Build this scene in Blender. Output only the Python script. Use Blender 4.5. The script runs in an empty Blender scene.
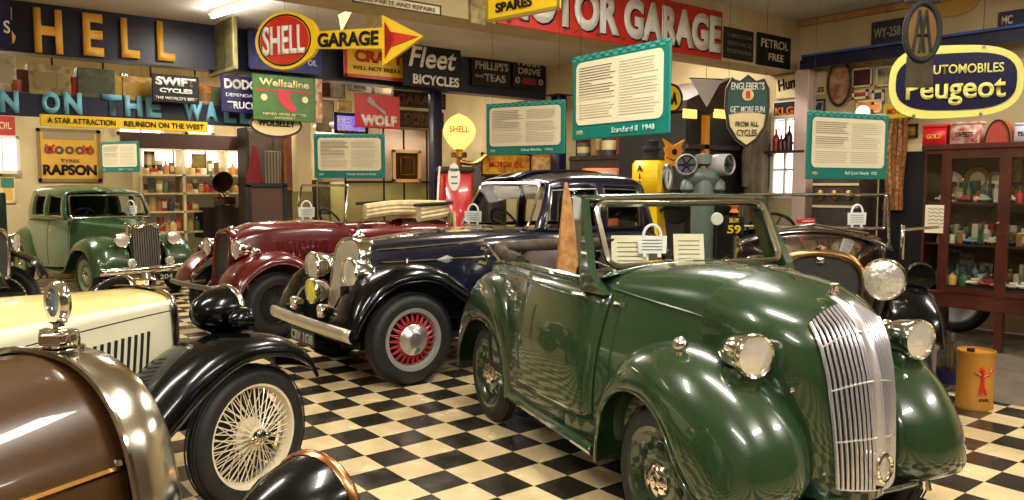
import bpy, math, random
from mathutils import Vector, Matrix
random.seed(7)
V=Vector
COL=bpy.context.scene.collection
PI=math.pi
# ------------------------------------------------------------------ camera (room frame: X along back wall, Y towards back)
FPX=779.3; PITCH=math.radians(4.725); ROLL=math.radians(-.064); HD=math.radians(51.654); H=1.6
F0=V((math.cos(HD),math.sin(HD),0)); R0=V((math.sin(HD),-math.cos(HD),0)); U0=V((0,0,1))
FW=math.cos(PITCH)*F0-math.sin(PITCH)*U0; UP=math.sin(PITCH)*F0+math.cos(PITCH)*U0
RR=math.cos(ROLL)*R0-math.sin(ROLL)*UP; UU=math.sin(ROLL)*R0+math.cos(ROLL)*UP
O=V((0,0,H))
def ray(x,y): return FW+RR*((x-512)/FPX)-UU*((y-250)/FPX)
def atz(x,y,z): d=ray(x,y); return O+d*((z-H)/d.z)
def atX(x,y,X): d=ray(x,y); return O+d*(X/d.x)
def atY(x,y,Y): d=ray(x,y); return O+d*(Y/d.y)
def atD(x,y,D): return O+ray(x,y)*D
cd=bpy.data.cameras.new('camera'); cam=bpy.data.objects.new('camera',cd); COL.objects.link(cam)
cd.sensor_width=36; cd.lens=FPX/1024*36; cd.clip_start=.05; cd.clip_end=100
M=Matrix.Identity(4)
for i,a in enumerate((RR,UU,-FW)):
    for j in range(3): M[j][i]=a[j]
M.translation=O; cam.matrix_world=M
bpy.context.scene.camera=cam
# ------------------------------------------------------------------ materials
def lin(c): c=c/255; return c/12.92 if c<=.04045 else ((c+.055)/1.055)**2.4
def RGB(r,g,b): return (lin(r),lin(g),lin(b),1)
MATS={}
def mat(name,c,rough=.5,metal=0,coat=0,noise=None,nscale=8,bump=0,emit=None,estr=1,spec=.5,bscale=None):
    if name in MATS: return MATS[name]
    m=bpy.data.materials.new(name); m.use_nodes=True; nt=m.node_tree; b=nt.nodes['Principled BSDF']
    b.inputs['Base Color'].default_value=RGB(*c); b.inputs['Roughness'].default_value=rough
    b.inputs['Metallic'].default_value=metal; b.inputs['Coat Weight'].default_value=coat
    b.inputs['Coat Roughness'].default_value=.03; b.inputs['Specular IOR Level'].default_value=spec
    if noise or bump:
        tc=nt.nodes.new('ShaderNodeTexCoord'); n=nt.nodes.new('ShaderNodeTexNoise'); n.inputs['Scale'].default_value=nscale; n.inputs['Detail'].default_value=6
        nt.links.new(tc.outputs['Object'],n.inputs['Vector'])
        if noise:
            r=nt.nodes.new('ShaderNodeValToRGB'); r.color_ramp.elements[0].position=.35; r.color_ramp.elements[1].position=.68
            r.color_ramp.elements[0].color=RGB(*c); r.color_ramp.elements[1].color=RGB(*noise)
            nt.links.new(n.outputs['Fac'],r.inputs['Fac']); nt.links.new(r.outputs['Color'],b.inputs['Base Color'])
        if bump:
            bp=nt.nodes.new('ShaderNodeBump'); bp.inputs['Strength'].default_value=bump; bp.inputs['Distance'].default_value=.02
            if bscale:
                n2=nt.nodes.new('ShaderNodeTexNoise'); n2.inputs['Scale'].default_value=bscale; nt.links.new(tc.outputs['Object'],n2.inputs['Vector']); n=n2
            nt.links.new(n.outputs['Fac'],bp.inputs['Height']); nt.links.new(bp.outputs['Normal'],b.inputs['Normal'])
    if emit:
        b.inputs['Emission Color'].default_value=RGB(*emit); b.inputs['Emission Strength'].default_value=estr
    MATS[name]=m; return m
def pane_glass(name,tint=(235,240,235),gl=.1):
    m=bpy.data.materials.new(name); m.use_nodes=True; nt=m.node_tree; nt.nodes.clear()
    o=nt.nodes.new('ShaderNodeOutputMaterial'); mx=nt.nodes.new('ShaderNodeMixShader'); t=nt.nodes.new('ShaderNodeBsdfTransparent'); g=nt.nodes.new('ShaderNodeBsdfGlossy')
    t.inputs['Color'].default_value=RGB(*tint); g.inputs['Roughness'].default_value=.02; mx.inputs[0].default_value=gl
    nt.links.new(t.outputs[0],mx.inputs[1]); nt.links.new(g.outputs[0],mx.inputs[2]); nt.links.new(mx.outputs[0],o.inputs[0]); return m
GLASS=pane_glass('pane_glass',(240,243,240),.008); CABGLASS=pane_glass('cabinet_glass',(245,245,240),.05)
def bands(name,c1,c2,scale,axis='X',rough=.6,metal=0):
    m=bpy.data.materials.new(name); m.use_nodes=True; nt=m.node_tree; b=nt.nodes['Principled BSDF']
    tc=nt.nodes.new('ShaderNodeTexCoord'); w=nt.nodes.new('ShaderNodeTexWave'); w.bands_direction=axis; w.inputs['Scale'].default_value=scale
    w.inputs['Distortion'].default_value=.1; r=nt.nodes.new('ShaderNodeValToRGB'); r.color_ramp.elements[0].color=RGB(*c1); r.color_ramp.elements[1].color=RGB(*c2)
    nt.links.new(tc.outputs['Object'],w.inputs['Vector']); nt.links.new(w.outputs['Fac'],r.inputs['Fac']); nt.links.new(r.outputs['Color'],b.inputs['Base Color'])
    b.inputs['Roughness'].default_value=rough; b.inputs['Metallic'].default_value=metal; return m
CHROME=mat('chrome',(225,220,210),.09,1); NICKEL=mat('nickel',(205,198,180),.17,1); BRASS=mat('brass',(190,140,70),.25,1); COPPER=mat('copper_rim',(205,140,95),.25,1)
STEEL=mat('dull_steel',(130,128,120),.4,1); RUBBER=mat('tyre_rubber',(24,24,24),.55,noise=(34,33,31),nscale=20)
GREEN=mat('dark_green_paint',(30,54,30),.25,0,1,noise=(34,58,33),nscale=3); MGREEN=mat('mid_green_paint',(48,78,46),.25,0,.8); LGREEN=mat('pale_green_paint',(116,138,108),.3,0,.7)
BLUE=mat('navy_paint',(12,14,36),.2,0,1); BLACK=mat('black_paint',(5,5,7),.2,0,.35,spec=.25); RED=mat('maroon_paint',(92,14,20),.22,0,1)
IVORY=mat('ivory_paint',(226,222,190),.3,0,.6); YELLOWISH=mat('cream_top_paint',(232,206,132),.28,0,.8); BROWN=mat('brown_paint',(58,36,16),.3,0,.5,noise=(72,48,24),nscale=2,spec=.25)
BRONZE=mat('bronze_black_paint',(48,36,26),.18,0,1)
REDSP=mat('red_spoke_paint',(170,22,28),.4); CREAMSP=mat('cream_spoke_paint',(225,212,180),.4,0,.3)
LEATHER=mat('brown_leather',(50,32,22),.6,noise=(64,42,28)); DARK=mat('dark_void',(14,13,12),.8); UNDER=mat('rusty_under_wing',(82,56,40),.9,noise=(48,36,30),nscale=12)
TAUPE=mat('taupe_hood_cloth',(52,42,31),.85,noise=(84,72,56),nscale=9,bump=.3); CREAMCL=mat('cream_cloth',(205,190,145),.85,noise=(180,160,115)); TAN=mat('tan_cloth',(190,140,80),.85,noise=(150,100,50),nscale=22)
WOOD=mat('red_mahogany',(66,30,22),.3,0,.4,noise=(86,40,28),nscale=5); DWOOD=mat('dark_wood',(42,28,20),.6,noise=(60,42,30),nscale=9); PINE=mat('pine_wood',(190,150,90),.6,noise=(165,122,70),nscale=9)
CREAMW=mat('cream_wall_paint',(205,188,145),.85,noise=(190,170,125),nscale=2,bump=.1,bscale=30); WHITEP=mat('white_paint',(222,216,200),.6); CEIL=mat('ceiling_paint',(218,216,210),.9,noise=(200,198,190),nscale=1.2)
CONC=mat('grey_concrete',(112,100,84),.6,noise=(86,78,66),nscale=4); NAVY=mat('navy_board',(18,22,48),.4,noise=(24,30,60),nscale=4); GOLD=mat('gold_letter',(246,186,70),.45,0); SKYB=mat('pale_blue_letter',(112,182,205),.5)
YEL=mat('yellow_enamel',(236,196,30),.3); REDE=mat('red_enamel',(205,48,30),.3,noise=(190,40,26)); BLK=mat('black_enamel',(15,15,18),.5,spec=.3); WHT=mat('white_enamel',(235,232,222),.35); TEAL=mat('teal_board',(10,120,108),.4)
PAPER=mat('cream_paper',(232,222,188),.7); PRINT=mat('grey_print',(110,104,90),.8); PRINTB=mat('brown_print',(84,76,60),.8); GRNE=mat('green_enamel',(64,112,44),.4,noise=(52,96,40)); DGRNE=mat('dark_teal_enamel',(28,74,66),.4); BUFF=mat('buff_enamel',(222,204,150),.4)
NBLUE=mat('navy_enamel',(24,24,84),.3); PYEL=mat('pale_yellow_enamel',(214,208,110),.35); ORNG=mat('orange_paint',(225,120,30),.4); RDP=mat('pump_red',(190,22,26),.3,0,.5); GRYG=mat('grey_green_paint',(92,104,94),.4); LGREY=mat('light_grey_paint',(170,166,160),.4)
SLATE=mat('dark_slate',(44,42,40),.7,spec=.2); CARDW=mat('white_card',(240,240,236),.6); WINLIT=mat('daylight_pane',(240,240,240),.5,emit=(255,250,240),estr=2.2); CORR=bands('black_corrugated',(10,10,9),(30,28,24),14)
LITY=mat('lit_yellow_glass',(255,210,120),.4,emit=(255,190,90),estr=1.6); GLOBE=mat('lit_shell_glass',(255,220,140),.4,emit=(255,190,90),estr=1.3); NEON=mat('purple_lit_plastic',(120,100,220),.4,emit=(130,110,235),estr=.9)
TUBE=mat('fluorescent_tube',(255,240,225),.5,emit=(255,226,205),estr=20)
OLIVE=mat('olive_panel',(140,128,70),.6); PINKC=mat('pale_pink_panel',(224,196,165),.6); PLATEB=mat('plate_black',(18,18,18),.4); SILV=mat('silver_letter',(190,188,180),.35,.6)
def mesh_core(): return bands('radiator_core',(20,17,14),(96,84,66),60,'Z',.5,.4)
CORE=mesh_core(); CORED=mat('dark_core_mesh',(48,48,46),.5,.4,noise=(76,76,72),nscale=120)
# ------------------------------------------------------------------ mesh builder
class MB:
    def __init__(s): s.v=[]; s.f=[]
    def add(s,vs,fs): b=len(s.v); s.v+= [tuple(v) for v in vs]; s.f+=[tuple(i+b for i in f) for f in fs]; return s
    def grid(s,rows,cu=False,cv=False):
        n=len(rows); m=len(rows[0]); vs=[p for r in rows for p in r]; fs=[]
        for i in range(n if cu else n-1):
            for j in range(m if cv else m-1):
                a=i*m+j; b=i*m+(j+1)%m; c=((i+1)%n)*m+(j+1)%m; d=((i+1)%n)*m+j; fs.append((a,b,c,d))
        return s.add(vs,fs)
    def box(s,c,d,rz=0,ry=0,bev=0):
        M=Matrix.Translation(V(c))@Matrix.Rotation(rz,4,'Z')@Matrix.Rotation(ry,4,'Y')
        x,y,z=d[0]/2,d[1]/2,d[2]/2
        if bev<=0:
            vs=[M@V((i*x,j*y,k*z)) for i in(-1,1) for j in(-1,1) for k in(-1,1)]
            return s.add(vs,[(0,1,3,2),(4,6,7,5),(0,4,5,1),(2,3,7,6),(0,2,6,4),(1,5,7,3)])
        b=min(bev,x*.9,y*.9,z*.9); pts=[]
        def ring(zz,o): 
            X=x-o;Y=y-o; r=b
            return [M@V(p+(zz,)) for p in [(-X+r,-Y),(X-r,-Y),(X,-Y+r),(X,Y-r),(X-r,Y),(-X+r,Y),(-X,Y-r),(-X,-Y+r)]]
        rows=[ring(-z,b*.6),ring(-z+b,0),ring(z-b,0),ring(z,b*.6)]
        base=len(s.v); s.grid(rows,cv=True); s.f.append(tuple(base+i for i in range(7,-1,-1))); s.f.append(tuple(base+24+i for i in range(8))); return s
    def tube(s,pts,r,n=8,closed=False,cap=True):
        pts=[V(p) for p in pts]; N=len(pts); rows=[]; prev=None
        for i,p in enumerate(pts):
            a=pts[(i-1)%N] if (closed or i>0) else p; b=pts[(i+1)%N] if (closed or i<N-1) else p
            t=(b-a).normalized() if (b-a).length>1e-9 else V((0,0,1))
            if prev is None:
                u=t.cross(V((0,0,1)));  u=t.cross(V((0,1,0))) if u.length<.1 else u; u.normalize()
            else: u=(prev-t*prev.dot(t)).normalized()
            prev=u; w=t.cross(u); rr=r[i] if isinstance(r,(list,tuple)) else r
            rows.append([p+(u*math.cos(k*2*PI/n)+w*math.sin(k*2*PI/n))*rr for k in range(n)])
        base=len(s.v); s.grid(rows,cu=closed,cv=True)
        if cap and not closed: s.f.append(tuple(base+i for i in range(n-1,-1,-1))); s.f.append(tuple(base+(N-1)*n+i for i in range(n)))
        return s
    def lathe(s,prof,c=(0,0,0),axis='Z',n=28):
        c=V(c); rows=[]
        for r,h in prof:
            row=[]
            for k in range(n):
                a=2*PI*k/n; p=(r*math.cos(a),r*math.sin(a),h)
                if axis=='Y': p=(p[0],h,p[1])
                if axis=='X': p=(h,p[0],p[1])
                row.append(c+V(p))
            rows.append(row)
        return s.grid(rows,cv=True)
    def poly(s,pts,d,ax=1):   # extruded outline: pts in (x,z), thickness d along y, centred
        n=len(pts); a=[(p[0],-d/2,p[1]) for p in pts]; b=[(p[0],d/2,p[1]) for p in pts]
        base=len(s.v); s.v+=a+b; s.f.append(tuple(base+i for i in range(n))); s.f.append(tuple(base+n+i for i in range(n-1,-1,-1)))
        for i in range(n): j=(i+1)%n; s.f.append((base+i,base+n+i,base+n+j,base+j))
        return s
    def shift(s,o,start=0): s.v=[tuple(V(v)+V(o)) if i>=start else v for i,v in enumerate(s.v)]; return s
    def obj(s,name,m,parent=None,smooth=True,solid=0,ang=40,sub=0,label=None,off=0):
        me=bpy.data.meshes.new(name); me.from_pydata(s.v,[],s.f); me.materials.append(m); me.update()
        if smooth:
            me.shade_smooth(); me.set_sharp_from_angle(angle=math.radians(ang))
        o=bpy.data.objects.new(name,me); COL.objects.link(o)
        if parent: o.parent=parent
        if solid: md=o.modifiers.new('solid','SOLIDIFY'); md.thickness=solid; md.offset=off
        if sub: md=o.modifiers.new('sub','SUBSURF'); md.levels=sub; md.render_levels=sub
        if label: o['label']=label
        return o
def thing(name,label,cat,loc=(0,0,0),rz=0,group=None,mw=None):
    o=bpy.data.objects.new(name,None); COL.objects.link(o); o.empty_display_size=.1
    if mw is not None: o.matrix_world=mw
    else: o.location=loc; o.rotation_euler=(0,0,rz)
    o['label']=label; o['category']=cat
    if group: o['group']=group
    return o
def tag(o,label,cat,group=None,kind=None):
    o['label']=label; o['category']=cat
    if group: o['group']=group
    if kind: o['kind']=kind
    return o
def struct(name,mb,m,**k):
    o=mb.obj(name,m,smooth=False,**k); o['kind']='structure'; return o
def copy_thing(src,loc,rz,label):
    r=src.copy(); COL.objects.link(r); r.location=loc; r.rotation_euler=(0,0,rz); r['label']=label
    for ch in list(src.children):
        c=ch.copy(); COL.objects.link(c); c.parent=r
        for g in list(ch.children): d=g.copy(); COL.objects.link(d); d.parent=c
    return r
def cr(pts,k=6):
    pts=[V(p) for p in pts]; out=[]
    for i in range(len(pts)-1):
        a=pts[max(i-1,0)]; b=pts[i]; c=pts[i+1]; d=pts[min(i+2,len(pts)-1)]
        for j in range(k):
            t=j/k; out.append(.5*((2*b)+(c-a)*t+(2*a-5*b+4*c-d)*t*t+(3*b-a-3*c+d)*t*t*t))
    out.append(pts[-1]); return out
def text(s,w,h,m,parent,x=0,z=0,y=-.012,bold=.0,thick=.004,name='lettering',shear=0,rot=0,sx=None):
    c=bpy.data.curves.new('t','FONT'); c.body=s; c.size=1; c.extrude=.0; c.offset=bold; c.shear=shear; c.resolution_u=4
    o=bpy.data.objects.new('t',c); COL.objects.link(o); dg=bpy.context.evaluated_depsgraph_get()
    me=bpy.data.meshes.new_from_object(o.evaluated_get(dg)); bpy.data.objects.remove(o); bpy.data.curves.remove(c)
    vs=[v.co.copy() for v in me.vertices]
    if not vs: return None
    x0=min(v.x for v in vs);x1=max(v.x for v in vs);y0=min(v.y for v in vs);y1=max(v.y for v in vs)
    kx=w/(x1-x0); ky=h/(y1-y0)
    cr_,sr_=math.cos(rot),math.sin(rot)
    for v,co in zip(me.vertices,vs):
        a=(co.x-(x0+x1)/2)*kx; b=(co.y-(y0+y1)/2)*ky
        v.co=(x+a*cr_-b*sr_,y,z+a*sr_+b*cr_)
    me.materials.clear(); me.materials.append(m); o=bpy.data.objects.new(name,me); COL.objects.link(o); o.parent=parent
    md=o.modifiers.new('solid','SOLIDIFY'); md.thickness=thick; md.offset=0
    return o
# ------------------------------------------------------------------ surfaces and car components
class Surf:
    # stations (x, wb, zb, ws, zs, zt, e, lean)
    def __init__(s,st,bulge=.015): s.st=sorted([tuple(a)+(2.3,0)[len(a)-6:] if len(a)<8 else tuple(a) for a in st]); s.b=bulge
    def at(s,x):
        st=s.st
        if x<=st[0][0]: return st[0]
        if x>=st[-1][0]: return st[-1]
        for i in range(len(st)-1):
            if st[i][0]<=x<=st[i+1][0]: break
        a,b=st[i],st[i+1]; p=st[max(i-1,0)]; q=st[min(i+2,len(st)-1)]; h=b[0]-a[0]; t=(x-a[0])/h; r=[x]
        for k in range(1,8):
            m0=(b[k]-p[k])/(b[0]-p[0])*h if p is not a else (b[k]-a[k]); m1=(q[k]-a[k])/(q[0]-a[0])*h if q is not b else (b[k]-a[k])
            r.append((2*t**3-3*t*t+1)*a[k]+(t**3-2*t*t+t)*m0+(-2*t**3+3*t*t)*b[k]+(t**3-t*t)*m1)
        return r
    def P(s,x,t,side=1):
        _,wb,zb,ws,zs,zt,n,le=s.at(x)
        if t<=.5:
            q=t*2; y=wb+(ws-wb)*q*q+s.b*math.sin(PI*q); z=zb+(zs-zb)*q
        else:
            a=(t-.5)*PI; e=2/n; y=ws*max(math.cos(a),0)**e; z=zs+(zt-zs)*max(math.sin(a),0)**e
        return V((x+le*max(0,(z-zb))/max(zs-zb,.01),side*y,z))
    def patch(s,x0,x1,t0,t1,side=1,nx=12,nt=10,off=0,mb=None):
        mb=mb or MB(); rows=[]
        for i in range(nx+1):
            x=x0+(x1-x0)*i/nx; row=[]
            for j in range(nt+1):
                t=t0+(t1-t0)*j/nt; p=s.P(x,t,side)
                if off:
                    d1=s.P(x+.01,t,side)-s.P(x-.01,t,side); d2=s.P(x,min(t+.01,1),side)-s.P(x,t-.01,side); nn=d1.cross(d2)
                    if nn.length>1e-9:
                        nn.normalize()
                        if nn.y*side<0 or (abs(nn.y)<.2 and nn.z<0): nn=-nn
                        p=p+nn*off
                row.append(p)
            rows.append(row)
        return mb.grid(rows)
    def full(s,x0,x1,t0=0,nx=14,nt=12,off=0,mb=None):
        mb=mb or MB(); s.patch(x0,x1,t0,1,1,nx,nt,off,mb); s.patch(x0,x1,t0,1,-1,nx,nt,off,mb); return mb
    def capx(s,x,mb,t0=0,nt=16):
        a=[s.P(x,t0+(1-t0)*j/nt,1) for j in range(nt+1)]; b=[s.P(x,t0+(1-t0)*j/nt,-1) for j in range(nt+1)]
        return mb.grid([a,b])
    def window_shell(s,wins,x0,x1,t0,t1,side,mb,nx=24,nt=16):
        xs=sorted(set([x0+(x1-x0)*i/nx for i in range(nx+1)]+[w[0] for w in wins]+[w[1] for w in wins]))
        ts=sorted(set([t0+(t1-t0)*i/nt for i in range(nt+1)]+[w[2] for w in wins]+[w[3] for w in wins]))
        idx={}; b=len(mb.v)
        for i,x in enumerate(xs):
            for j,t in enumerate(ts): mb.v.append(tuple(s.P(x,t,side)))
        m=len(ts)
        for i in range(len(xs)-1):
            for j in range(m-1):
                cx=(xs[i]+xs[i+1])/2; ct=(ts[j]+ts[j+1])/2
                if any(w[0]<cx<w[1] and w[2]<ct<w[3] for w in wins): continue
                a=b+i*m+j; mb.f.append((a,a+1,a+m+1,a+m))
        return mb
def wing(parent,P,E,yi,yc,yo,m,side,name='wing',solid=.012,e=1.0,k=5,idrop=.03,pull=0):
    n_=len(P); f_=lambda a:[v.x for v in cr([(w,0,0) for w in (a if isinstance(a,list) else [a]*n_)],k)]
    YI,YC,YO,ID,PL=f_(yi),f_(yc),f_(yo),f_(idrop),f_(pull)
    P=cr([(p[0],0,p[1]) for p in P],k); E=cr([(p[0],0,p[1]) for p in E],k); mb=MB(); rows=[]
    for p,q,yi,yc,yo,idrop,pl in zip(P,E,YI,YC,YO,ID,PL):
        row=[]; 
        for j in range(4): t=j/4; row.append(V((p.x-pl*(1-t)**2,side*(yi+(yc-yi)*t),p.z-idrop*(1-t)**2)))
        for j in range(11):
            a=j/10*PI/2; c=math.cos(a)**e; sn=math.sin(a)**(.9)
            row.append(V((q.x+(p.x-q.x)*c,side*(yc+(yo-yc)*sn),q.z+(p.z-q.z)*c)))
        rows.append(row)
    mb.grid(rows); o=mb.obj(name,m,parent,solid=solid,ang=60)
    b=MB(); b.tube([V((q.x,side*y_,q.z)) for q,y_ in zip(E,YO)],.009,6); b.obj('wing_bead',m,o)
    return o
def tyre_prof(R,w,rim):
    pr=[]; c=(R+rim)/2
    for k in range(17):
        a=-PI*.5+PI*k/16*1.0
        pr.append((R-.02+.02*math.cos(2*(a)) if False else rim+(R-rim)*(math.cos(a)**.55 if math.cos(a)>0 else 0), w/2*math.sin(a)/1.0*(1.0)))
    # bulge sidewalls
    out=[]
    for r,h in pr:
        t=(r-rim)/(R-rim); out.append((r,h*(.82+.5*math.sin(PI*min(1,t*1.0))*.4)))
    return out
def wheel(parent,x,y,R,w,rim,style,side,mrim,mspk,mhub,name='wheel',steer=0,hubr=.075,z=None):
    z=R if z is None else z
    t=MB().lathe(tyre_prof(R,w,rim),(0,0,0),'Y',48).obj(name,RUBBER,parent,ang=60); t.location=(x,y,z); t.rotation_euler=(0,0,steer)
    g=MB()
    for k in (-.28,-.1,.1,.28): g.lathe([(R-.003,w*k-.006),(R+.003,w*k),(R-.003,w*k+.006)],(0,0,0),'Y',48)
    g.obj('tyre_tread',RUBBER,t)
    s=side; f=w*.36*s
    if style=='wire':
        MB().lathe([(rim+.012,f),(rim+.006,f+.006*s),(rim-.012,f+.002*s),(rim-.022,f*.5),(rim-.03,0),(rim-.022,-f*.5),(rim-.01,-f),(rim+.01,-f)],(0,0,0),'Y',48).obj('rim',mrim,t)
        sp=MB(); N=42
        for ring,(hr,hy,rr,ry,off) in enumerate(((.05,f*1.5,rim-.02,f*.45,.16),(.05,f*1.5,rim-.02,f*.45,-.16),(.085,f*.1,rim-.02,0,.5),(.085,f*.1,rim-.02,0,-.5))):
            for k in range(N//2 if ring<2 else N//2):
                a=2*PI*(k+.5*(ring%2))/(N//2); b=a+off
                sp.tube([(hr*math.cos(a),hy,hr*math.sin(a)),(rr*math.cos(b),ry,rr*math.sin(b))],.003,3,cap=False)
        sp.obj('wire_spokes',mspk,t,smooth=False)
        MB().lathe([(.09,-f*.3),(.09,f*.2),(.055,f*.4),(.055,f*1.5),(.04,f*1.6),(.0,f*1.62)],(0,0,0),'Y',24).obj('hub',mspk,t)
        hb=MB().lathe([(.038,f*1.6),(.042,f*1.75),(.036,f*2.1),(.02,f*2.3),(0,f*2.32)],(0,0,0),'Y',20)
        for q in (1,-1): hb.box((q*.04*.9,f*1.9,0),(.06,.02,.028),0,.0,.006)
        hb.obj('hub_nut',mhub,t)
        MB().lathe([(rim-.035,-f*.9),(.0,-f*.9)],(0,0,0),'Y',24).obj('brake_drum',DARK,t)
    elif style=='redwire':
        MB().lathe([(rim+.014,f),(rim+.008,f+.012*s),(rim-.024,f+.006*s),(rim-.034,f*.7),(rim-.044,0)],(0,0,0),'Y',48).obj('rim',mrim,t)
        MB().lathe([(rim-.035,f*.1),(.0,f*.1)],(0,0,0),'Y',30).obj('wheel_disc',DARK,t)
        sp=MB(); N=24
        for k in range(N):
            for off in (.13,-.13):
                a=2*PI*(k+.5)/N; b=a+off
                sp.tube([(.1*math.cos(a),f*1.1,.1*math.sin(a)),((rim-.03)*math.cos(b),f*.6,(rim-.03)*math.sin(b))],.006,4,cap=False)
        sp.obj('wire_spokes',mspk,t,smooth=False)
        MB().lathe([(.12,f*.5),(.125,f*1.1),(.11,f*1.3),(.085,f*1.42),(.075,f*1.65),(.045,f*1.8),(0,f*1.85)],(0,0,0),'Y',32).obj('hub_cap',mat('hub_nickel',(190,190,186),.28,.9),t)
    else:
        MB().lathe([(rim+.016,f),(rim+.01,f+.01*s),(rim-.012,f+.006*s),(rim-.03,f*.6),(rim-.05,f*.35),(rim*.72,f*.6),(rim*.5,f*.75),(.0,f*.75)],(0,0,0),'Y',48).obj('rim',mrim,t)
        for k in range(12):
            a=2*PI*k/12; c=V((rim*.66*math.cos(a),f*.64+.004*s,rim*.66*math.sin(a))); 
            MB().lathe([(.02,0),(.0,.001*s)],c,'Y',10).obj('wheel_hole',DARK,t)
        MB().lathe([(hubr,f*.7),(hubr*1.02,f*.95),(hubr*.85,f*1.25),(hubr*.45,f*1.45),(hubr*.42,f*1.6),(0,f*1.68)],(0,0,0),'Y',28).obj('hub_cap',mhub,t)
    return t
LENS=mat('lamp_glass',(240,236,224),.16,.6,1,bump=.35,bscale=34); LENSY=mat('yellow_lamp_glass',(214,206,60),.15,0,.6)
def headlamp(parent,x,y,z,r,d,m,mrim=None,lens=None,name='headlamp',yaw=0,stalk=None):
    mrim=mrim or CHROME
    a=MB().lathe([(0,-d),(r*.28,-d*.96),(r*.62,-d*.78),(r*.88,-d*.45),(r*.98,-d*.12),(r,0)],(0,0,0),'X',28)
    if stalk: a.tube([(-d*.4,0,-r*.8),(-d*.4,0,-r-stalk)],.016,8)
    o=a.obj(name,m,parent); o.location=(x,y,z); o.rotation_euler=(0,0,yaw)
    MB().lathe([(r*1.0,-.012),(r*1.05,-.004),(r*1.06,.01),(r*1.0,.024),(r*.93,.02),(r*.92,.005)],(0,0,0),'X',32).obj('lamp_rim',mrim,o)
    if lens is None:
        MB().lathe([(r*.95,.0),(r*.8,-d*.3),(r*.5,-d*.55),(r*.15,-d*.66),(0,-d*.66)],(0,0,0),'X',24).obj('reflector',NICKEL,o)
        MB().lathe([(0,-d*.25),(.014,-d*.25),(.018,-d*.32),(.01,-d*.66)],(0,0,0),'X',10).obj('bulb',WHT,o)
        MB().lathe([(r*.94,.012),(r*.7,.012+r*.09),(r*.35,.012+r*.15),(0,.012+r*.17)],(0,0,0),'X',24).obj('lens',LENS,o)
    else:
        MB().lathe([(r*.94,.012),(r*.7,.012+r*.12),(r*.35,.012+r*.2),(0,.012+r*.22)],(0,0,0),'X',24).obj('lens',lens,o)
    return o
def radiator(parent,half,x0,x1,msh,mco,lean=0,frame=.035,slats=None,slatm=None,zref=None,name='radiator_shell'):
    # half outline (y,z) from top centre down to the bottom
    hp=cr([(0,p[0],p[1]) for p in half],4); zr=half[0][1] if zref is None else zref
    loop=[(p.y,p.z) for p in hp]+[(-p.y,p.z) for p in reversed(hp[1:] if hp[0].y<1e-4 else hp)]
    zc=(half[0][1]+half[-1][1])/2
    def ring(x,ins): 
        out=[]
        for y,z in loop:
            l=math.hypot(y,z-zc) or 1; k=max(0,1-ins/max(abs(y),.08)) ; k2=max(0,1-ins/max(abs(z-zc),.1))
            yy=y*k if abs(y)>.0 else y; zz=zc+(z-zc)*(1-ins/(half[0][1]-zc)); out.append(V((x+lean*(zz-zr),yy,zz)))
        return out
    mb=MB().grid([ring(x0,0),ring(x0+.3*(x1-x0),-.004),ring(x1-.015,0),ring(x1,.012),ring(x1,frame*.6),ring(x1-.015,frame),ring(x1-.03,frame)],cv=True)
    o=mb.obj(name,msh,parent,ang=50)
    rr=ring(x1-.028,frame*.98); b=MB(); b.add(rr,[tuple(range(len(rr)))]); b.obj('radiator_core',mco,o,smooth=False)
    if slats:
        sb=MB(); W=max(p[0] for p in half)-frame
        for i in range(slats):
            y=-W+2*W*(i+.5)/slats
            zt=min([p.z for p in hp if p.y<=abs(y)+frame+1e-3] or [half[0][1]])-frame*.9
            cand=[p.z for p in hp if p.y>=abs(y)+frame*.7]
            zt=(max(cand) if cand else zt)-frame*.6; zb=half[-1][1]+frame
            sb.tube([(x1-.012+lean*(zt-zr),y,zt),(x1-.012+lean*(zb-zr),y,zb)],W/slats*.55,4)
        sb.obj('radiator_slats',slatm or CHROME,o,smooth=False)
    return o
def frame_quad(parent,c,r,m,name='windscreen_frame',glass=True,rad=.06,gm=None):
    # c = corners TL TR BR BL
    pts=[]; n=4
    for i in range(4):
        p=V(c[i]); a=(V(c[i-1])-p).normalized(); b=(V(c[(i+1)%4])-p).normalized()
        for k in range(5):
            t=k/4; q=p+a*rad*(1-t)**2+b*rad*t*t; pts.append(q)
    o=MB().tube(pts,r,8,closed=True).obj(name,m,parent)
    if glass: g=MB(); g.add(pts,[tuple(range(len(pts)))]); g.obj('glass_pane',gm or GLASS,o,smooth=False)
    return o
def steering(parent,x,y,z,r=.2):
    M=Matrix.Translation((x,y,z))@Matrix.Rotation(math.radians(-58),4,'Y')
    o=MB().tube([M@V((r*math.cos(a*PI/14),r*math.sin(a*PI/14),0)) for a in range(28)],.013,8,closed=True).obj('steering_wheel',DARK,parent)
    s=MB()
    for k in range(4): a=k*PI/2+.4; s.tube([M@V((0,0,0)),M@V((r*math.cos(a),r*math.sin(a),0))],.006,6)
    s.tube([M@V((0,0,0)),M@V((0,0,-.3))],.018,8); s.obj('steering_spokes',STEEL,o)
def seat(parent,x,y,w,m,z=.42,h=.62):
    b=MB().box((x,y,z),(.5,w,.16),0,0,.05); o=b.obj('seat',m,parent)
    b=MB().box((x-.3,y,z+h/2),(.15,w,h),0,math.radians(-12),.06); b.obj('seat_back',m,o)
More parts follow.
